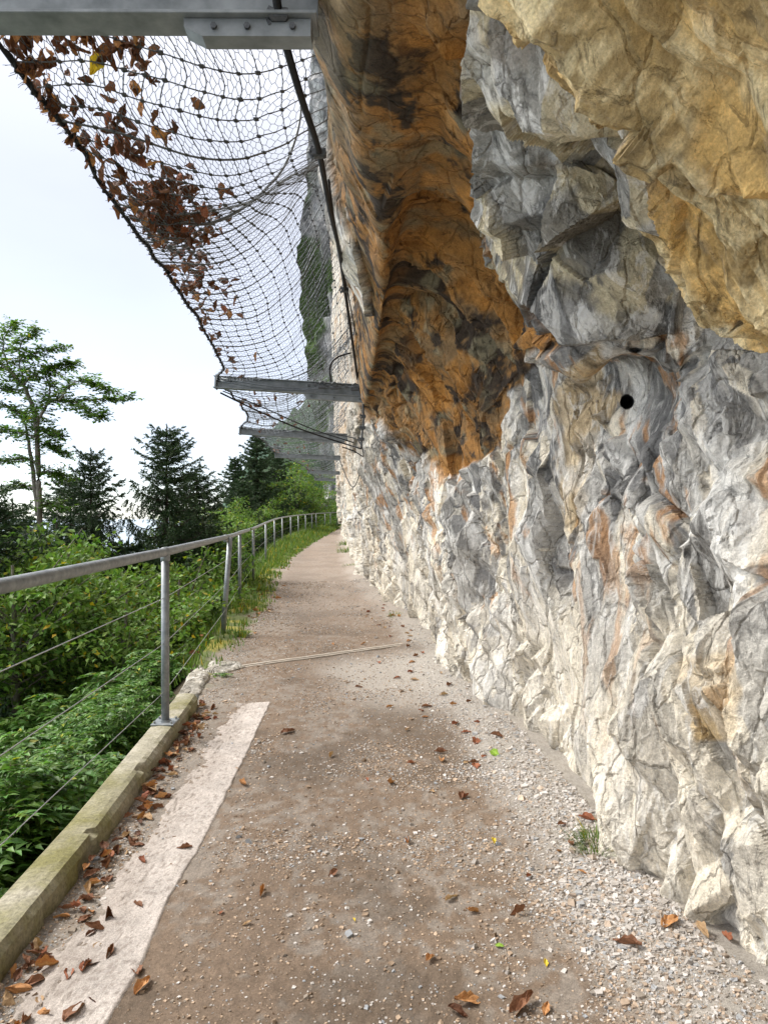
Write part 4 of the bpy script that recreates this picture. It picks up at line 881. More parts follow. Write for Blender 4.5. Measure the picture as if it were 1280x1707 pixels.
# --- small-leaved tree on the left, drawn limb by limb
def beech():
    Y0 = 12.0; LIMBS = [
     ([(66,1010),(66,850),(64,780),(61,704),(54,675),(43,648),(25,628),(7,609),(-20,590)], .055, .016, 12.0),
     ([(64,860),(58,800),(50,750),(44,715),(38,690)], .045, .012, 12.2),
     ([(62,712),(66,697),(82,671),(100,667),(125,671),(160,666),(190,664),(222,663)], .030, .004, 11.8),
     ([(80,674),(84,660),(82,640),(78,625),(95,612),(120,604)], .02, .004, 11.9),
     ([(100,668),(120,640),(145,636),(170,645),(185,655)], .014, .003, 11.6),
     ([(125,671),(140,682),(155,690),(172,698)], .010, .003, 11.6),
     ([(43,648),(38,625),(33,600),(35,575),(45,560),(60,548)], .02, .003, 12.2),
     ([(25,628),(10,600),(5,575),(15,550),(30,538)], .018, .003, 12.3),
     ([(33,600),(50,592),(75,586),(105,578)], .012, .003, 12.0), ([(40,640),(60,625),(90,612),(122,603)], .014, .003, 11.9),
     ([(60,700),(40,692),(15,680),(-20,670)], .02, .004, 12.2), ([(61,730),(35,722),(5,715),(-25,722)], .016, .004, 11.8),
     ([(62,770),(40,765),(10,768),(-20,772)], .02, .004, 12.1), ([(62,745),(80,740),(95,748),(108,760)], .014, .003, 11.9),
     ([(64,790),(85,785),(100,790),(112,800)], .014, .003, 12.0), ([(64,820),(45,810),(25,812),(5,822)], .014, .003, 12.2), ([(61,720),(75,715),(88,722),(98,728)], .01, .003, 12.1),
     ([(7,609),(-15,625),(-40,640)], .014, .003, 12.2), ([(43,648),(20,650),(0,648),(-25,640)], .014, .003, 12.1), ([(64,845),(85,840),(110,850)], .012, .003, 12)]
    root = empty('tree', tuple(P(66, 1010, 12)), 'slender small-leaved tree with airy layered sprays, leftmost against the sky', 'tree'); o0 = np.array(root.location); tub = []; lp = []; ld = []
    for k, (pt, r0, r1, Y) in enumerate(LIMBS):
        n = len(pt); dy = RNG.uniform(-.5, .5) if k > 1 else 0; c = np.array([P(a, b, Y + dy * i / n) for i, (a, b) in enumerate(pt)])
        c = cr_eval(c, np.linspace(0, n - 1, n * 4)); c += RNG.normal(0, .006, c.shape); v, f = tube_np(c - o0, np.linspace(r0, r1, len(c)), 6)
        if k == 0: o = mesh_np('trunk', v, np.array(f), M['bark'], True, parent=root)
        else: tub.append((v, np.array(f)))
        lo = 10 if k in (0, 1) else 3
        for i in range(lo, len(c), 1):
            thick = (i / len(c))
            for q in range(5 if k > 1 else 3):
                d = rnd_dirs(1, -.45, .55)[0]; d /= np.linalg.norm(d); ln = RNG.uniform(.12, .38) * (1.15 - .6 * thick) ; tw = c[i] + d * ln * np.linspace(0, 1, 5)[:, None]; tub.append((lambda a: (a[0], np.array(a[1])))(tube_np(tw - o0, np.linspace(.004, .0015, 5), 3)))
                side = np.cross(d, UP)
                for j in range(9):
                    lp.append(c[i] + d * ln * (.25 + .75 * j / 8) + RNG.normal(0, .012, 3)); ld.append(side * (1 if j % 2 else -1) + d * .6 + RNG.normal(0, .2, 3))
    v, f = merge(tub); mesh_np('branches', v, f, M['bark'], True, parent=root)
    lp, ld = np.array(lp), np.array(ld); n = len(lp); V, f, c = leaf_cards(lp - o0, ld, UP + RNG.normal(0, .35, (n, 3)), RNG.uniform(.05, .085, n), RNG.uniform(.032, .05, n), .1, .15, leafcols(n, .6, 1.5, .01))
    mesh_np('crown', V, f, M['beech'], False, c, parent=root)
beech()
# --- spruces: whorls of arched branches hung with drooping twigs
def spruce_mesh(seed, H, R, dens=1.0, droop=.5, sparse_top=.18, ns=1.0):
    global RNG
    sv = RNG; RNG = np.random.default_rng(seed); tub = []; nA = []; nB = []; tw = []
    z = H - .25
    while z > H * .06:
        f_ = (H - z) / H; rad = R * min(1, 1.6 * f_ ** .85) * RNG.uniform(.7, 1.15) + .10; nb = int(RNG.integers(5, 8)); a0 = RNG.uniform(0, 6.28)
        for b in range(nb):
            a = a0 + b * 6.28 / nb + RNG.normal(0, .15); L_ = rad * RNG.uniform(.45, 1.25); m = 10; t = np.linspace(0, 1, m)
            up = .6 * (1 - f_ * 3.4) if f_ < .3 else -.28 + RNG.normal(0, .12)
            rr = L_ * t; zz = z + L_ * (up * t + (.26 if f_ > .2 else .1) * t ** 3 - (.15 * np.sin(t * 3.14) if f_ > .25 else 0)) + RNG.normal(0, .02)
            c = np.stack([np.cos(a) * rr, np.sin(a) * rr, zz], 1); tub.append((lambda q: (q[0], np.array(q[1])))(tube_np(c, np.linspace(.012 + .012 * f_, .003, m), 3)))
            side = np.array([-math.sin(a), math.cos(a), 0]); k = int(max(5, L_ / .045) * dens)
            for j in range(k):
                u = (j + RNG.random()) / k; p = np.array([np.interp(u, t, c[:, q]) for q in range(3)]); hang = f_ > sparse_top
                for sg in (-1, 1):
                    ln = RNG.uniform(.10, .20) * (1 + 1.1 * f_) * (1 - .45 * u) + .05
                    d = side * sg * (.55 if hang else .8) + np.array([math.cos(a), math.sin(a), 0]) * .45 + UP * (-droop * 1.6 if hang else .12) + RNG.normal(0, .18, 3); d /= np.linalg.norm(d)
                    tw.append((p, d, ln))
            tw.append((c[-1], (c[-1] - c[-2]) / np.linalg.norm(c[-1] - c[-2]), .1))
        z -= (.15 + .10 * f_) * (H / 6) ** .6
    tw.append((np.array([0, 0, H - .3]), UP, .34)); tw.append((np.array([0, 0, H - .55]), UP, .34))
    P0 = np.array([w[0] for w in tw]); D = np.array([w[1] for w in tw]); Ln = np.array([w[2] for w in tw]); m = 9
    A = []; B = []
    for j in range(m):
        for sg in (0, 1):
            u = (j + .3 * sg) / m; base = P0 + D * (Ln * u)[:, None]; base[:, 2] -= .2 * (Ln * u * u)
            dr = np.cross(D, rnd_dirs(len(D))); dr /= np.linalg.norm(dr, axis=1)[:, None] + 1e-9; A.append(base); B.append(dr * .75 + D * .75)
    A = np.concatenate(A); B = np.concatenate(B); s = np.cross(B, rnd_dirs(len(B))); s /= np.linalg.norm(s, axis=1)[:, None] + 1e-9
    V = np.stack([A - s * .010 * ns, A + s * .010 * ns, A + B * .05 * ns], 1).reshape(-1, 3); f = np.arange(len(V)).reshape(-1, 3); c = np.repeat(leafcols(len(A), .6, 1.4, .0), 3, 0)
    trunk = tube_np(np.stack([0 * np.linspace(0, 1, 8), 0 * np.linspace(0, 1, 8), np.linspace(-2, H, 8)], 1), np.linspace(.13, .008, 8) * (H / 7), 8)
    RNG = sv
    return (trunk[0], np.array(trunk[1])), merge(tub), (V, f, c)
def spruce(proto_name, mesh, base, s, label, rz=0, width=1.0):
    r = empty(proto_name, base, label, 'spruce'); 
    mesh_np('trunk', *mesh[0], M['spruce_bark'], True, parent=r); mesh_np('branches', *mesh[1], M['spruce_bark'], True, parent=r); mesh_np('needles', mesh[2][0], mesh[2][1], M['needle'], False, mesh[2][2], parent=r)
    r.scale = (s * width, s * width, s); r.rotation_euler = (0, 0, rz); return r
def top_at(px, py, Y, H): q = P(px, py, Y); return (q[0], q[1], q[2] - H)
spA = spruce_mesh(61, 7.0, 1.75, .9); spB = spruce_mesh(62, 7.0, 1.7, .8); spC = spruce_mesh(63, 9.0, 2.1, .5, .35, .18, 1.8)
s1 = spruce('spruce', spA, top_at(278, 706, 13.5, 7.0), 1, 'ragged spruce with drooping twigs, tallest behind the near handrail', .4)
s2 = spruce('spruce', spB, top_at(152, 745, 13, 7.0), 1, 'dark blunt-topped spruce between the airy tree and the taller ragged spruce', 1.2, .85)
s3 = dup(s2, top_at(22, 832, 11, 7.0), (0, 0, 2.5), (1, 1, 1), 'dark low spruce at the left border below the airy tree')
s9 = dup(s2, top_at(95, 872, 12, 7.0), (0, 0, .5), (1.3, 1.3, 1), 'low dark spruce at the foot of the airy tree')
s10 = dup(s1, top_at(215, 895, 13, 7.0), (0, 0, 3.5), (1.3, 1.3, 1), 'low spruce filling the gap between the two ragged spruces')
s11 = dup(s1, top_at(338, 862, 14, 7.0), (0, 0, 4.4), (1.2, 1.2, 1), 'low spruce right of the tallest ragged spruce')
s12 = dup(s2, top_at(-30, 800, 9, 7.0), (0, 0, 4.4), (1.2, 1.2, 1), 'dark spruce boughs cut by the left border')
s13 = dup(s1, top_at(328, 782, 15, 7.0), (0, 0, 2.9), (1.15, 1.15, 1), 'dark spruce just right of the tallest ragged spruce')
s14 = dup(s2, top_at(118, 790, 14, 7.0), (0, 0, 3.9), (1.1, 1.1, 1), 'dark spruce tucked behind the trunk of the airy tree')
s4 = spruce('spruce', spC, top_at(428, 716, 40, 9.0), 1, 'tall dark spruce beyond the railing bend under the net beams', .2, 1.25)
s5 = dup(s4, top_at(392, 762, 38, 9), (0, 0, 2.0), (1.1, 1.1, 1), 'dark spruce just left of the tall one past the railing')
s6 = dup(s4, top_at(462, 742, 46, 9), (0, 0, 4.0), (1.2, 1.2, 1), 'dark spruce just right of the tall one past the railing')
s7 = dup(s4, top_at(365, 838, 60, 9), (0, 0, 1.0), (1, 1, 1), 'small far spruce low above the bend in the handrail')
s8 = dup(s4, top_at(405, 800, 30, 9 * .8), (0, 0, 5.0), (.9, .9, .8), 'young spruce in front of the tall ones past the railing')
# --- broadleaf trees and bushes farther along
def broad_mesh(seed, H, R, n, leaf):
    global RNG
    sv = RNG; RNG = np.random.default_rng(seed); tub = []; pts = []; nrm = []
    tr = tube_np(np.array([[0, 0, -1.5], [.03 * H, 0, H * .35], [0, .02 * H, H * .8]]), [H * .02, H * .015, H * .006], 7); tub = []
    for k in range(26):
        a = RNG.uniform(0, 6.28); z0 = H * RNG.uniform(.15, .75); f_ = z0 / H; rr = R * (1 - abs(f_ - .45) * .9) * RNG.uniform(.6, 1.05)
        tip = np.array([math.cos(a) * rr, math.sin(a) * rr, z0 + H * RNG.uniform(.05, .25)]); b = np.array([0, 0, z0 * .8]); c = b + (tip - b) * np.linspace(0, 1, 5)[:, None]; tub.append((lambda q: (q[0], np.array(q[1])))(tube_np(c, np.linspace(H * .006, H * .0015, 5), 4)))
        for q in range(5):
            cc = c[1 + int(RNG.integers(0, 4))] + rnd_dirs(1)[0] * R * RNG.uniform(.05, .22); sz = R * RNG.uniform(.12, .26); m = n // 130
            d = rnd_dirs(m, -.35, 1); pts.append(cc + d * sz * np.array([1.25, 1.25, .6]) * (RNG.random((m, 1)) ** .35)); nrm.append(d)
    p = np.concatenate(pts); d = np.concatenate(nrm); q = d + rnd_dirs(len(p)) * .8; q[:, 2] -= .2
    V, f, c = leaf_cards(p, q, UP + RNG.normal(0, .5, (len(p), 3)), leaf * RNG.uniform(.7, 1.2, len(p)), leaf * .55, .1, .15, leafcols(len(p), .65, 1.4, .03)); RNG = sv
    return (tr[0], np.array(tr[1])), merge(tub), (V, f, c)
def broad(mesh, base, label, s=1, rz=0, name='broadleaf_tree'):
    r = empty(name, base, label, 'tree' if 'tree' in name else 'bush'); mesh_np('trunk', *mesh[0], M['bark'], True, parent=r); mesh_np('limbs', *mesh[1], M['bark'], True, parent=r)
    mesh_np('crown', mesh[2][0], mesh[2][1], M['broad'], False, mesh[2][2], parent=r); r.scale = (s,) * 3; r.rotation_euler = (0, 0, rz); return r
b1 = broadm = broad_mesh(71, 7, 2.7, 9000, .16); b2m = broad_mesh(72, 3.2, 1.6, 6000, .11)
t1 = broad(b1, top_at(490, 778, 48, 6.2), 'light green broadleaf tree in front of the dark buttress', 1)
t2 = dup(t1, top_at(525, 800, 52, 6.2), (0, 0, 2), (.8, .8, 1), 'slimmer green broadleaf tree nearest the end of the path')
t3 = dup(t1, top_at(448, 800, 42, 6.2), (0, 0, 4), (.9, .9, 1), 'green broadleaf tree under the dark far spruces')
t4 = dup(t1, top_at(378, 850, 70, 6.2), (0, 0, 1), (1.3, 1.3, 1), 'hazy green tree low beyond the handrail bend')
t5 = dup(t1, top_at(545, 815, 62, 6.2), (0, 0, 5), (.9, .9, 1), 'green tree right against the far rock')
bu = broad(b2m, (float(railx(24)) - 2.3, 24, EYE + .2 - 2.7), 'rounded bright bush just beyond the bend in the railing', 1, 0, 'bush')
for k, (py, Y, s, lab) in enumerate([(868, 17, .7, 'low bush hugging the outside of the handrail bend'), (842, 28, .9, 'rounded bush behind the middle railing posts'), (842, 35, .9, 'bush behind the far railing posts'), (846, 43, 1, 'bush behind the smallest railing posts'), (866, 21, .7, 'low bush just past the handrail bend')]):
    dup(bu, (float(railx(Y)) - 1.5 * s - .7, Y, EYE - (py - CY) / F * Y - 2.7 * s), (0, 0, k * 1.3), s, lab)
for k, (px, py, Y, s, lab) in enumerate([(60, 905, 10.5, .9, 'yellow-green bush between the low spruce and the near handrail'), (330, 905, 14, .9, 'leafy bush under the handrail left of the bend'), (300, 950, 11, .9, 'leafy bush below the handrail beside the tall spruce'), (205, 985, 8.5, .7, 'leafy bush below the handrail left of the near post'), (115, 905, 9.5, .8, 'bright leafy bush rising over the near handrail'), (30, 925, 8, .8, 'leafy bush over the near handrail at the left border'), (250, 925, 13, 1, 'leafy bush in front of the tall ragged spruce'), (170, 940, 12, .9, 'leafy bush between the near post and the dark spruces')]):
    dup(bu, top_at(px, py, Y, 2.7 * s), (0, 0, k * 1.7), s, lab)

# ------------------------------------------------------------------ dead leaves
def dead_leaf_mesh(seed, curl):
    r = np.random.default_rng(seed); nu, nv = 9, 7; u = np.linspace(0, 1, nu); half = .34 * np.sin(np.pi * np.clip(u, .02, .98) ** .8) * (1 + .13 * np.sin(u * 17 + seed)) + .02
    V = []
    half = half * .85
    for i in range(nu):
        for j in range(nv):
            t = (j / (nv - 1) - .5) * 2; x = u[i] - .5; y = t * half[i]
            z = curl * (y * y * 2.2 + .25 * (x * x) * (1 if seed % 2 else -1)) + .03 * math.sin(8 * x + 5 * abs(t) + seed) + .05 * abs(t) + .02 * r.normal()
            yy = y * (1 - .25 * curl * abs(t)); V.append((x, yy, z + .03))
    f = [(i * nv + j, (i + 1) * nv + j, (i + 1) * nv + j + 1, i * nv + j + 1) for i in range(nu - 1) for j in range(nv - 1)]
    V = np.array(V); n = len(V); st = np.array([(-.5, 0, .04), (-.52, .012, .045), (-.72, .03, .07)]); V = np.concatenate([V, st]); c = np.ones((len(V), 3)) * r.uniform(.75, 1.1, (len(V), 1)); 
    me = bpy.data.meshes.new('dead_leaf'); me.from_pydata(V.tolist(), [], f + [(n, n + 1, n + 2)]); a = me.color_attributes.new('Col', 'FLOAT_COLOR', 'POINT')
    a.data.foreach_set('color', np.concatenate([c, np.ones((len(c), 1))], 1).astype(np.float32).ravel()); return me
TONES = {'brown': ((.15, .065, .035), (.28, .13, .065)), 'orange': ((.36, .16, .06), (.54, .28, .11)), 'tan': ((.38, .24, .13), (.52, .36, .20)), 'dark': ((.07, .03, .015), (.16, .06, .025)), 'yellow': ((.62, .44, .03), (.72, .55, .06)), 'green': ((.18, .30, .03), (.28, .42, .05)), 'red': ((.24, .075, .04), (.36, .14, .065))}
LM = {}
for tn, (a, b) in TONES.items():
    m = mat_leaf('dead_leaf_' + tn, a, b, .1, .75, 22)
    for k in range(4):
        me = dead_leaf_mesh(k * 5 + 3, (.9, .35, 1.6, .6)[k]); me.materials.append(m); LM[tn, k] = me
LEAVES = []
def dead_leaf(loc, size, tone, label, group, flat=True, k=None): LEAVES.append((loc, size, tone, label, group, flat))
def put_leaf(loc, size, tone, label, group, flat=True, k=None):
    o = bpy.data.objects.new('leaf' if tone in ('yellow', 'green') else 'dead_leaf', LM[tone, int(RNG.integers(0, 4)) if k is None else k]); COL.objects.link(o); o.location = loc
    o.rotation_euler = (RNG.normal(0, .25), RNG.normal(0, .25), RNG.uniform(0, 6.28)) if flat else tuple(RNG.uniform(0, 6.28, 3)); o.scale = (size, size * RNG.uniform(.7, 1.1), size)
    return tag(o, label, 'leaf', group)
def on_ground(x, y, dz=.004): return (x, y, float(gh(np.array([x]), np.array([y]))[0]) + dz)
SINGLE = [(680,1405,.07,'orange','bright orange dead leaf alone in the middle of the path'),(822,1404,.055,'yellow','yellow leaf lying right of the path middle'),(909,1608,.05,'yellow','small yellow leaf near the gravel at the bottom'),(833,1578,.05,'green','green leaf standing in the dirt near the bottom'),(590,1535,.03,'yellow','tiny yellow leaf on a patch of pebbles'),
 (865,1525,.09,'brown','dark curled leaf on the dirt nearest the right gravel'),(752,1498,.09,'tan','flat tan leaf left of the curled dark one'),(787,1520,.08,'orange','narrow rolled orange leaf at the lower middle'),(716,1602,.07,'orange','orange leaf lowest in the path middle'),(437,1490,.08,'orange','pale orange lobed leaf right of the strip'),
 (412,1543,.05,'tan','small tan leaf beside the grey pebbles'),(369,1525,.04,'red','tiny red-brown leaf near the strip edge'),(238,1648,.11,'orange','long orange leaf at the lower end of the strip'),(230,1513,.08,'brown','square brown leaf lying on the pale strip'),(308,1417,.09,'brown','brown leaf on the strip edge'),(138,1610,.035,'red','small dark red leaf on the lower strip'),
 (125,1690,.13,'brown','crumpled brown leaf on the strip at the bottom border'),(405,1308,.10,'orange','two-toned orange leaf left of the middle'),(648,1308,.10,'orange','orange leaf pair near the middle distance'),(770,1331,.11,'brown','reddish brown leaf at the right middle'),(722,1322,.045,'tan','pale papery leaf right of the middle'),(553,1260,.09,'tan','whitish dry leaf on the brown dirt'),
 (612,1302,.05,'red','small reddish leaf near the middle distance'),(480,1222,.16,'brown','brown leaf on the far end of the dirt'),(555,1457,.07,'brown','thin brown leaf in the lower middle'),(598,1145,.10,'brown','brown leaf past the light gravel band'),(605,1074,.10,'orange','orange leaf beside the drain channel'),(555,1075,.09,'orange','orange leaf just beyond the drain'),
 (650,1180,.09,'orange','small orange leaf on the pale gravel'),(702,1187,.08,'red','red leaf beside the pale gravel'),(1045,1595,.13,'brown','broad brown leaf on the right gravel'),(1115,1565,.13,'orange','curled ginger leaf on white gravel by the rock'),(1170,1583,.11,'tan','pale dry leaf touching the near rock'),(1210,1592,.08,'red','red-brown leaf against the near rock'),
 (980,1386,.13,'red','long rust leaf above the grass tuft'),(937,1392,.07,'brown','brown leaf left of the long rust leaf'),(950,1425,.07,'brown','flat brown leaf left of the grass tuft'),(931,1434,.06,'orange','small orange leaf in the white gravel'),(881,1467,.05,'red','tiny rust leaf between dirt and gravel'),(970,1470,.05,'orange','orange fragment below the grass tuft'),
 (870,1680,.16,'brown','broad ribbed brown leaf at the bottom border'),(780,1670,.13,'orange','crumpled orange leaf at the bottom border'),(910,1685,.07,'orange','narrow orange leaf right of the broad one'),(763,1690,.09,'dark','torn dark leaf at the bottom border'),
 (792,1244,.14,'red','rust leaf heap edge near the rock foot'),(830,1240,.14,'brown','brown leaf leaning at the rock foot'),(825,1268,.12,'green','green leaf lying below the rust leaves'),(735,1270,.12,'orange','orange leaf at the gravel edge, mid path'),(735,1255,.12,'brown','brown leaf above the orange one at the gravel edge'),(777,1331,.06,'red','little red leaf beside the reddish brown one')]
for px, py, s, t, lab in SINGLE:
    g = GP(px, py); dead_leaf(on_ground(g[0], g[1], .006), s * .74, t, lab, None)
GK = 'dead leaves drifted along the concrete kerb'
for i in range(165):
    y = 2.0 + RNG.random() ** 1.3 * 3.6; w = abs(RNG.normal(0, .07 + .05 * (y < 2.9))); x = float(edgex(y)) + .02 + w
    dead_leaf(on_ground(x, y, .004 + .035 * max(0, 1 - w / .1) * RNG.random()), RNG.uniform(.042, .085), ['brown', 'orange', 'brown', 'tan', 'dark', 'red'][int(RNG.integers(0, 6))], None, GK, RNG.random() < .55)
    q = LEAVES[-1]; LEAVES[-1] = q[:3] + ('%s %s dead leaf in the kerb drift, %s' % ('large' if q[1] > .082 else 'small' if q[1] < .06 else 'crumpled', q[2], 'at the bottom border' if y < 2.7 else 'along the near half of the kerb' if y < 3.6 else 'along the far half of the kerb' if y < 4.7 else 'beside the post plate'), GK, q[5])
GR = 'dead leaves scattered at the foot of the rock'
for i in range(45):
    y = 4.2 + RNG.random() ** 1.3 * 7; wx = float(np.interp(y, [1,2.1,2.6,3.7,4.8,7,9.2,11,15], [1.15,1.12,1.0,.92,.84,.57,.52,.2,-.4])); x = wx - .1 - abs(RNG.normal(0, .35))
    dead_leaf(on_ground(x, y), RNG.uniform(.04, .09), ['brown', 'orange', 'red', 'tan'][int(RNG.integers(0, 4))], None, GR)
    q = LEAVES[-1]; LEAVES[-1] = q[:3] + ('%s %s fallen leaf near the rock foot, %s' % ('larger' if q[1] > .065 else 'small', q[2], 'before the pale gravel band' if y < 6 else 'on the pale gravel band' if y < 8 else 'beyond the drain'), GR, q[5])
GV = 'fallen leaves along the far left edge of the path'
for i in range(30):
    y = 7.5 + RNG.random() ** 1.2 * 14; x = float(edgex(y)) + RNG.normal(0, .2)
    dead_leaf(on_ground(x, y, .01), RNG.uniform(.06, .12), ['brown', 'orange', 'tan'][int(RNG.integers(0, 3))], None, GV)
    q = LEAVES[-1]; LEAVES[-1] = q[:3] + ('%s fallen leaf on the grassy left edge, %s' % (q[2], 'just past the leaning post' if y < 11 else 'halfway to the bend' if y < 15 else 'far along the railing'), GV, q[5])
# leaves caught in the near net: a thick clump and a scatter along the outer cable
def inv_net(px, py):
    best = None
    vs = np.linspace(0, 11, 140); us = np.linspace(0, 1, 60); I, J = np.meshgrid(vs, us, indexing='ij'); q = net_pt(I.ravel(), J.ravel()); X = CX + F * q[:, 0] / q[:, 1]; Yp = CY - F * (q[:, 2] - EYE) / q[:, 1]
    return q, X, Yp
NQ, NX, NY = inv_net(0, 0)
def net_at(px, py): return NQ[int(np.argmin((NX - px) ** 2 + (NY - py) ** 2))] + np.array([0, 0, .01])
GN = 'dead leaves caught in the near net'
for i in range(330):
    k_ = RNG.random(); px, py = (RNG.normal(288, 34), RNG.normal(362, 28)) if k_ < .7 else (RNG.normal(335, 26), RNG.normal(455, 22)) if k_ < .88 else (RNG.normal(205, 28), RNG.normal(268, 24)); py += (px - 292) * .35; q = net_at(px, py) + RNG.normal(0, .035, 3) + [0, 0, .03]
    dead_leaf(q, RNG.uniform(.06, .12), ['dark', 'dark', 'dark', 'dark', 'brown', 'red'][int(RNG.integers(0, 6))], None, GN, False)
    w = LEAVES[-1]; LEAVES[-1] = w[:3] + ('%s %s dead leaf in the dense clump in the net fold, %s' % ('large' if w[1] > .1 else 'small' if w[1] < .075 else 'curled', w[2], 'upper left of it' if px < 292 and py < 372 else 'upper right of it' if py < 372 else 'lower left of it' if px < 292 else 'lower right of it'), GN, False)
for i in range(200):
    t = RNG.random(); 
    if t < .38: px, py = RNG.uniform(5, 260), 0; py = 55 + abs(RNG.normal(0, 45)) + max(0, px - 150) * .1
    elif t < .7: s = RNG.random(); px = 20 + 230 * s + abs(RNG.normal(0, 26)); py = 110 + 300 * s + RNG.normal(0, 14)
    else: s = RNG.random(); px = 250 + 125 * s + abs(RNG.normal(12, 26)); py = 400 + 220 * s + RNG.normal(0, 12)
    if py < 52: continue
    q = net_at(px, py); dead_leaf(q, RNG.uniform(.06, .115), ['dark', 'brown', 'brown', 'orange', 'dark'][int(RNG.integers(0, 5))], None, GN, False)
    w = LEAVES[-1]; LEAVES[-1] = w[:3] + ('%s %s dead leaf snagged in the near net, %s' % ('large' if w[1] > .1 else 'small' if w[1] < .075 else 'curled', w[2], 'just below the nearest beam' if py < 110 else 'above the clump' if py < 250 else 'beside the clump at the outer cable' if py < 400 else 'below the clump towards the second beam'), GN, False)
for px, py, t, lab in [(162, 105, 'yellow', 'yellow leaf snagged high in the near net'), (333, 175, 'brown', 'lone brown leaf hanging right of the others in the near net'), (265, 222, 'orange', 'orange leaf hanging in the middle of the near net'), (222, 152, 'orange', 'large orange leaf in the upper near net'), (255, 278, 'orange', 'pale orange leaf above the dense clump')]:
    dead_leaf(net_at(px, py), .12, t, lab, None, False)
GF = 'dead leaves caught in the farther nets'
for i in range(60):
    v = RNG.uniform(11.2, 18.5); u = min(1, abs(RNG.normal(0, .22))); q = net_pt(np.array([v]), np.array([u]))[0]; dead_leaf(q, RNG.uniform(.09, .15), ['dark', 'brown', 'brown'][int(RNG.integers(0, 3))], 'brown leaf caught in the nets beyond the second beam', GF, False)
LEAVES.sort(key=lambda q: -(9 if q[4] is None else q[1] / q[0][1]))
for q in LEAVES[:292]: put_leaf(*q)
def rest_of_leaves(rest):
    tones = list(TONES); V = []; Fq = []; mi = []; n = 0; C = []; m = []
    for loc, size, tone, *_r in rest:
        me = LM[tone, int(RNG.integers(0, 4))]; v = np.array([w.co[:] for w in me.vertices]); R = np.linalg.qr(RNG.normal(size=(3, 3)))[0] if not _r[2] else np.array(Matrix.Rotation(RNG.uniform(0, 6.28), 3, 'Z'))
        V.append(v * size @ R.T + np.array(loc)); f = np.array([p.vertices[:] for p in me.polygons if len(p.vertices) == 4]); Fq.append(f + n); n += len(v); mi += [tones.index(tone)] * len(f)
    V = np.concatenate(V); c = np.ones((len(V), 3)) * .9
    o = mesh_np('dead_leaves', V, np.concatenate(Fq), cols=c, mats=[LM[t, 0].materials[0] for t in tones], midx=mi); tag(o, 'countless small dead leaves in the nets and along the path edges', 'dead leaves', kind='stuff')
rest_of_leaves(LEAVES[292:])
# twigs in the clump
tg = []
for i in range(26):
    q = net_at(RNG.normal(300, 30), RNG.normal(375, 22)) + [0, 0, .03]; d = rnd_dirs(1, -.3, .5)[0] * RNG.uniform(.1, .3); o = MB(); o.tube([q, q + d * .5 + RNG.normal(0, .02, 3), q + d], [.004, .003, .0015], 4); tag(o.build('twig', M['spruce_bark']), 'thin dark twig tangled in the leaf clump of the near net', 'twig', 'twigs in the leaf clump of the net')

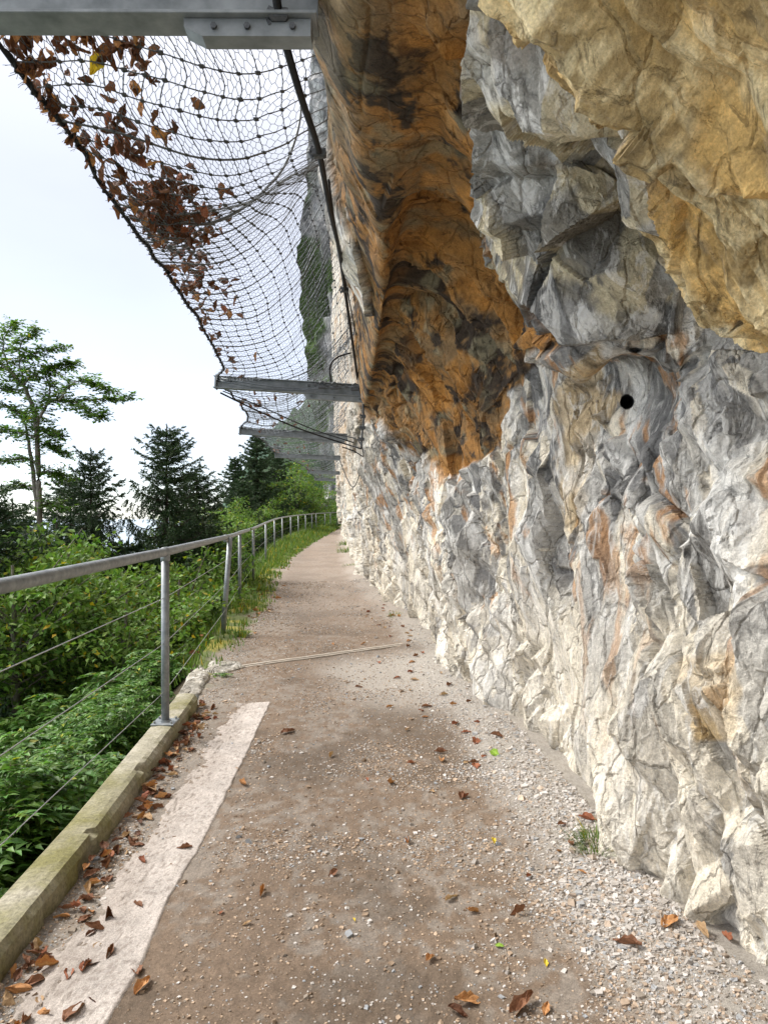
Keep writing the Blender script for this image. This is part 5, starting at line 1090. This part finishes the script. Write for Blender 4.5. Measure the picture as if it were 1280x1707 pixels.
# ------------------------------------------------------------------ gravel
def gravel():
    base = []
    for k in range(10):
        r = np.random.default_rng(900 + k); v = np.array([(x, y, z) for x in (-1, 1) for y in (-1, 1) for z in (-1, 1)], float) * r.uniform(.55, 1.0, (8, 3)); v[:, 2] *= .65; v += r.normal(0, .12, v.shape)
        R = np.linalg.qr(r.normal(size=(3, 3)))[0]; base.append((v @ R.T if k % 3 == 0 else v) * .5)
    f0 = np.array([(0, 1, 3, 2), (4, 6, 7, 5), (0, 4, 5, 1), (2, 3, 7, 6), (0, 2, 6, 4), (1, 5, 7, 3)]); base = np.array(base)
    n = 300000; t = RNG.random(n); y = 1.75 * np.exp(t ** 1.05 * math.log(15 / 1.75)); wx = np.interp(y, [1,2.1,2.6,3.7,4.8,7,9.2,11,15], [1.15,1.12,1.0,.92,.84,.57,.52,.2,-.4]); ex = edgex(y)
    x = ex + (wx - ex + .08) * RNG.random(n); p = np.stack([x, y, 0 * x], 1)
    near_wall = smooth(.62, .15, wx - x + (fbm(p, 2, 3, 960) - .5) * .5) * (.5 + .5 * smooth(2.0, 2.9, y)); left = smooth(.45, .1, x - ex); patch = smooth(.54, .63, fbm(p, 2.2, 4, 970))
    strip = (x > ex + .16) & (x < ex + .52) & (y < 5.6)
    prob = np.clip(.12 + .88 * near_wall * smooth(9, 4, y) * (.35 + .65 * smooth(.42, .56, fbm(p, 3, 4, 975))) + .30 * left + .45 * patch, 0, 1) * np.where(strip, .3, 1)
    keep = RNG.random(n) < prob; x, y, near_wall, patch = x[keep], y[keep], near_wall[keep], patch[keep]; n = len(x)
    sz = np.exp(RNG.normal(math.log(.0044), .50, n)) * (1 + .8 * near_wall * smooth(6, 2.5, y)); sz = np.clip(sz, .0022, .030) * (1 + .05 * y)
    z = gh(x, y) + sz * .07
    B = base[RNG.integers(0, 10, n)]; a = RNG.uniform(0, 6.28, n); c, s = np.cos(a)[:, None], np.sin(a)[:, None]
    asp = RNG.uniform(.7, 1.4, n)[:, None]; bx = B[..., 0] * asp; X = (bx * c - B[..., 1] * s) * sz[:, None] + x[:, None]; Y = (bx * s + B[..., 1] * c) * sz[:, None] + y[:, None]; Z = B[..., 2] * sz[:, None] + z[:, None]
    V = np.stack([X, Y, Z], -1).reshape(-1, 3); f = ((np.arange(n) * 8)[:, None, None] + f0[None]).reshape(-1, 4)
    w = RNG.random(n)[:, None]; col = np.array([.22, .19, .16]) * (1 - w) + np.array([.60, .56, .52]) * w; blue = (RNG.random(n) < .15)[:, None]; col = np.where(blue, np.array([.30, .31, .32]), col); br = (RNG.random(n) < .45 * (1 - near_wall) + .15)[:, None]; col = np.where(br, col * np.array([.85, .68, .52]), col)
    col = col * (1 - .25 * near_wall[:, None]) + .25 * near_wall[:, None] * np.array([.66, .62, .57])
    o = mesh_np('gravel', V, f, M['stone'], False, np.repeat(col, 8, 0)); tag(o, 'pale loose gravel strewn over the path, thickest at the rock foot', 'gravel', kind='stuff'); print('stones', n)
gravel()
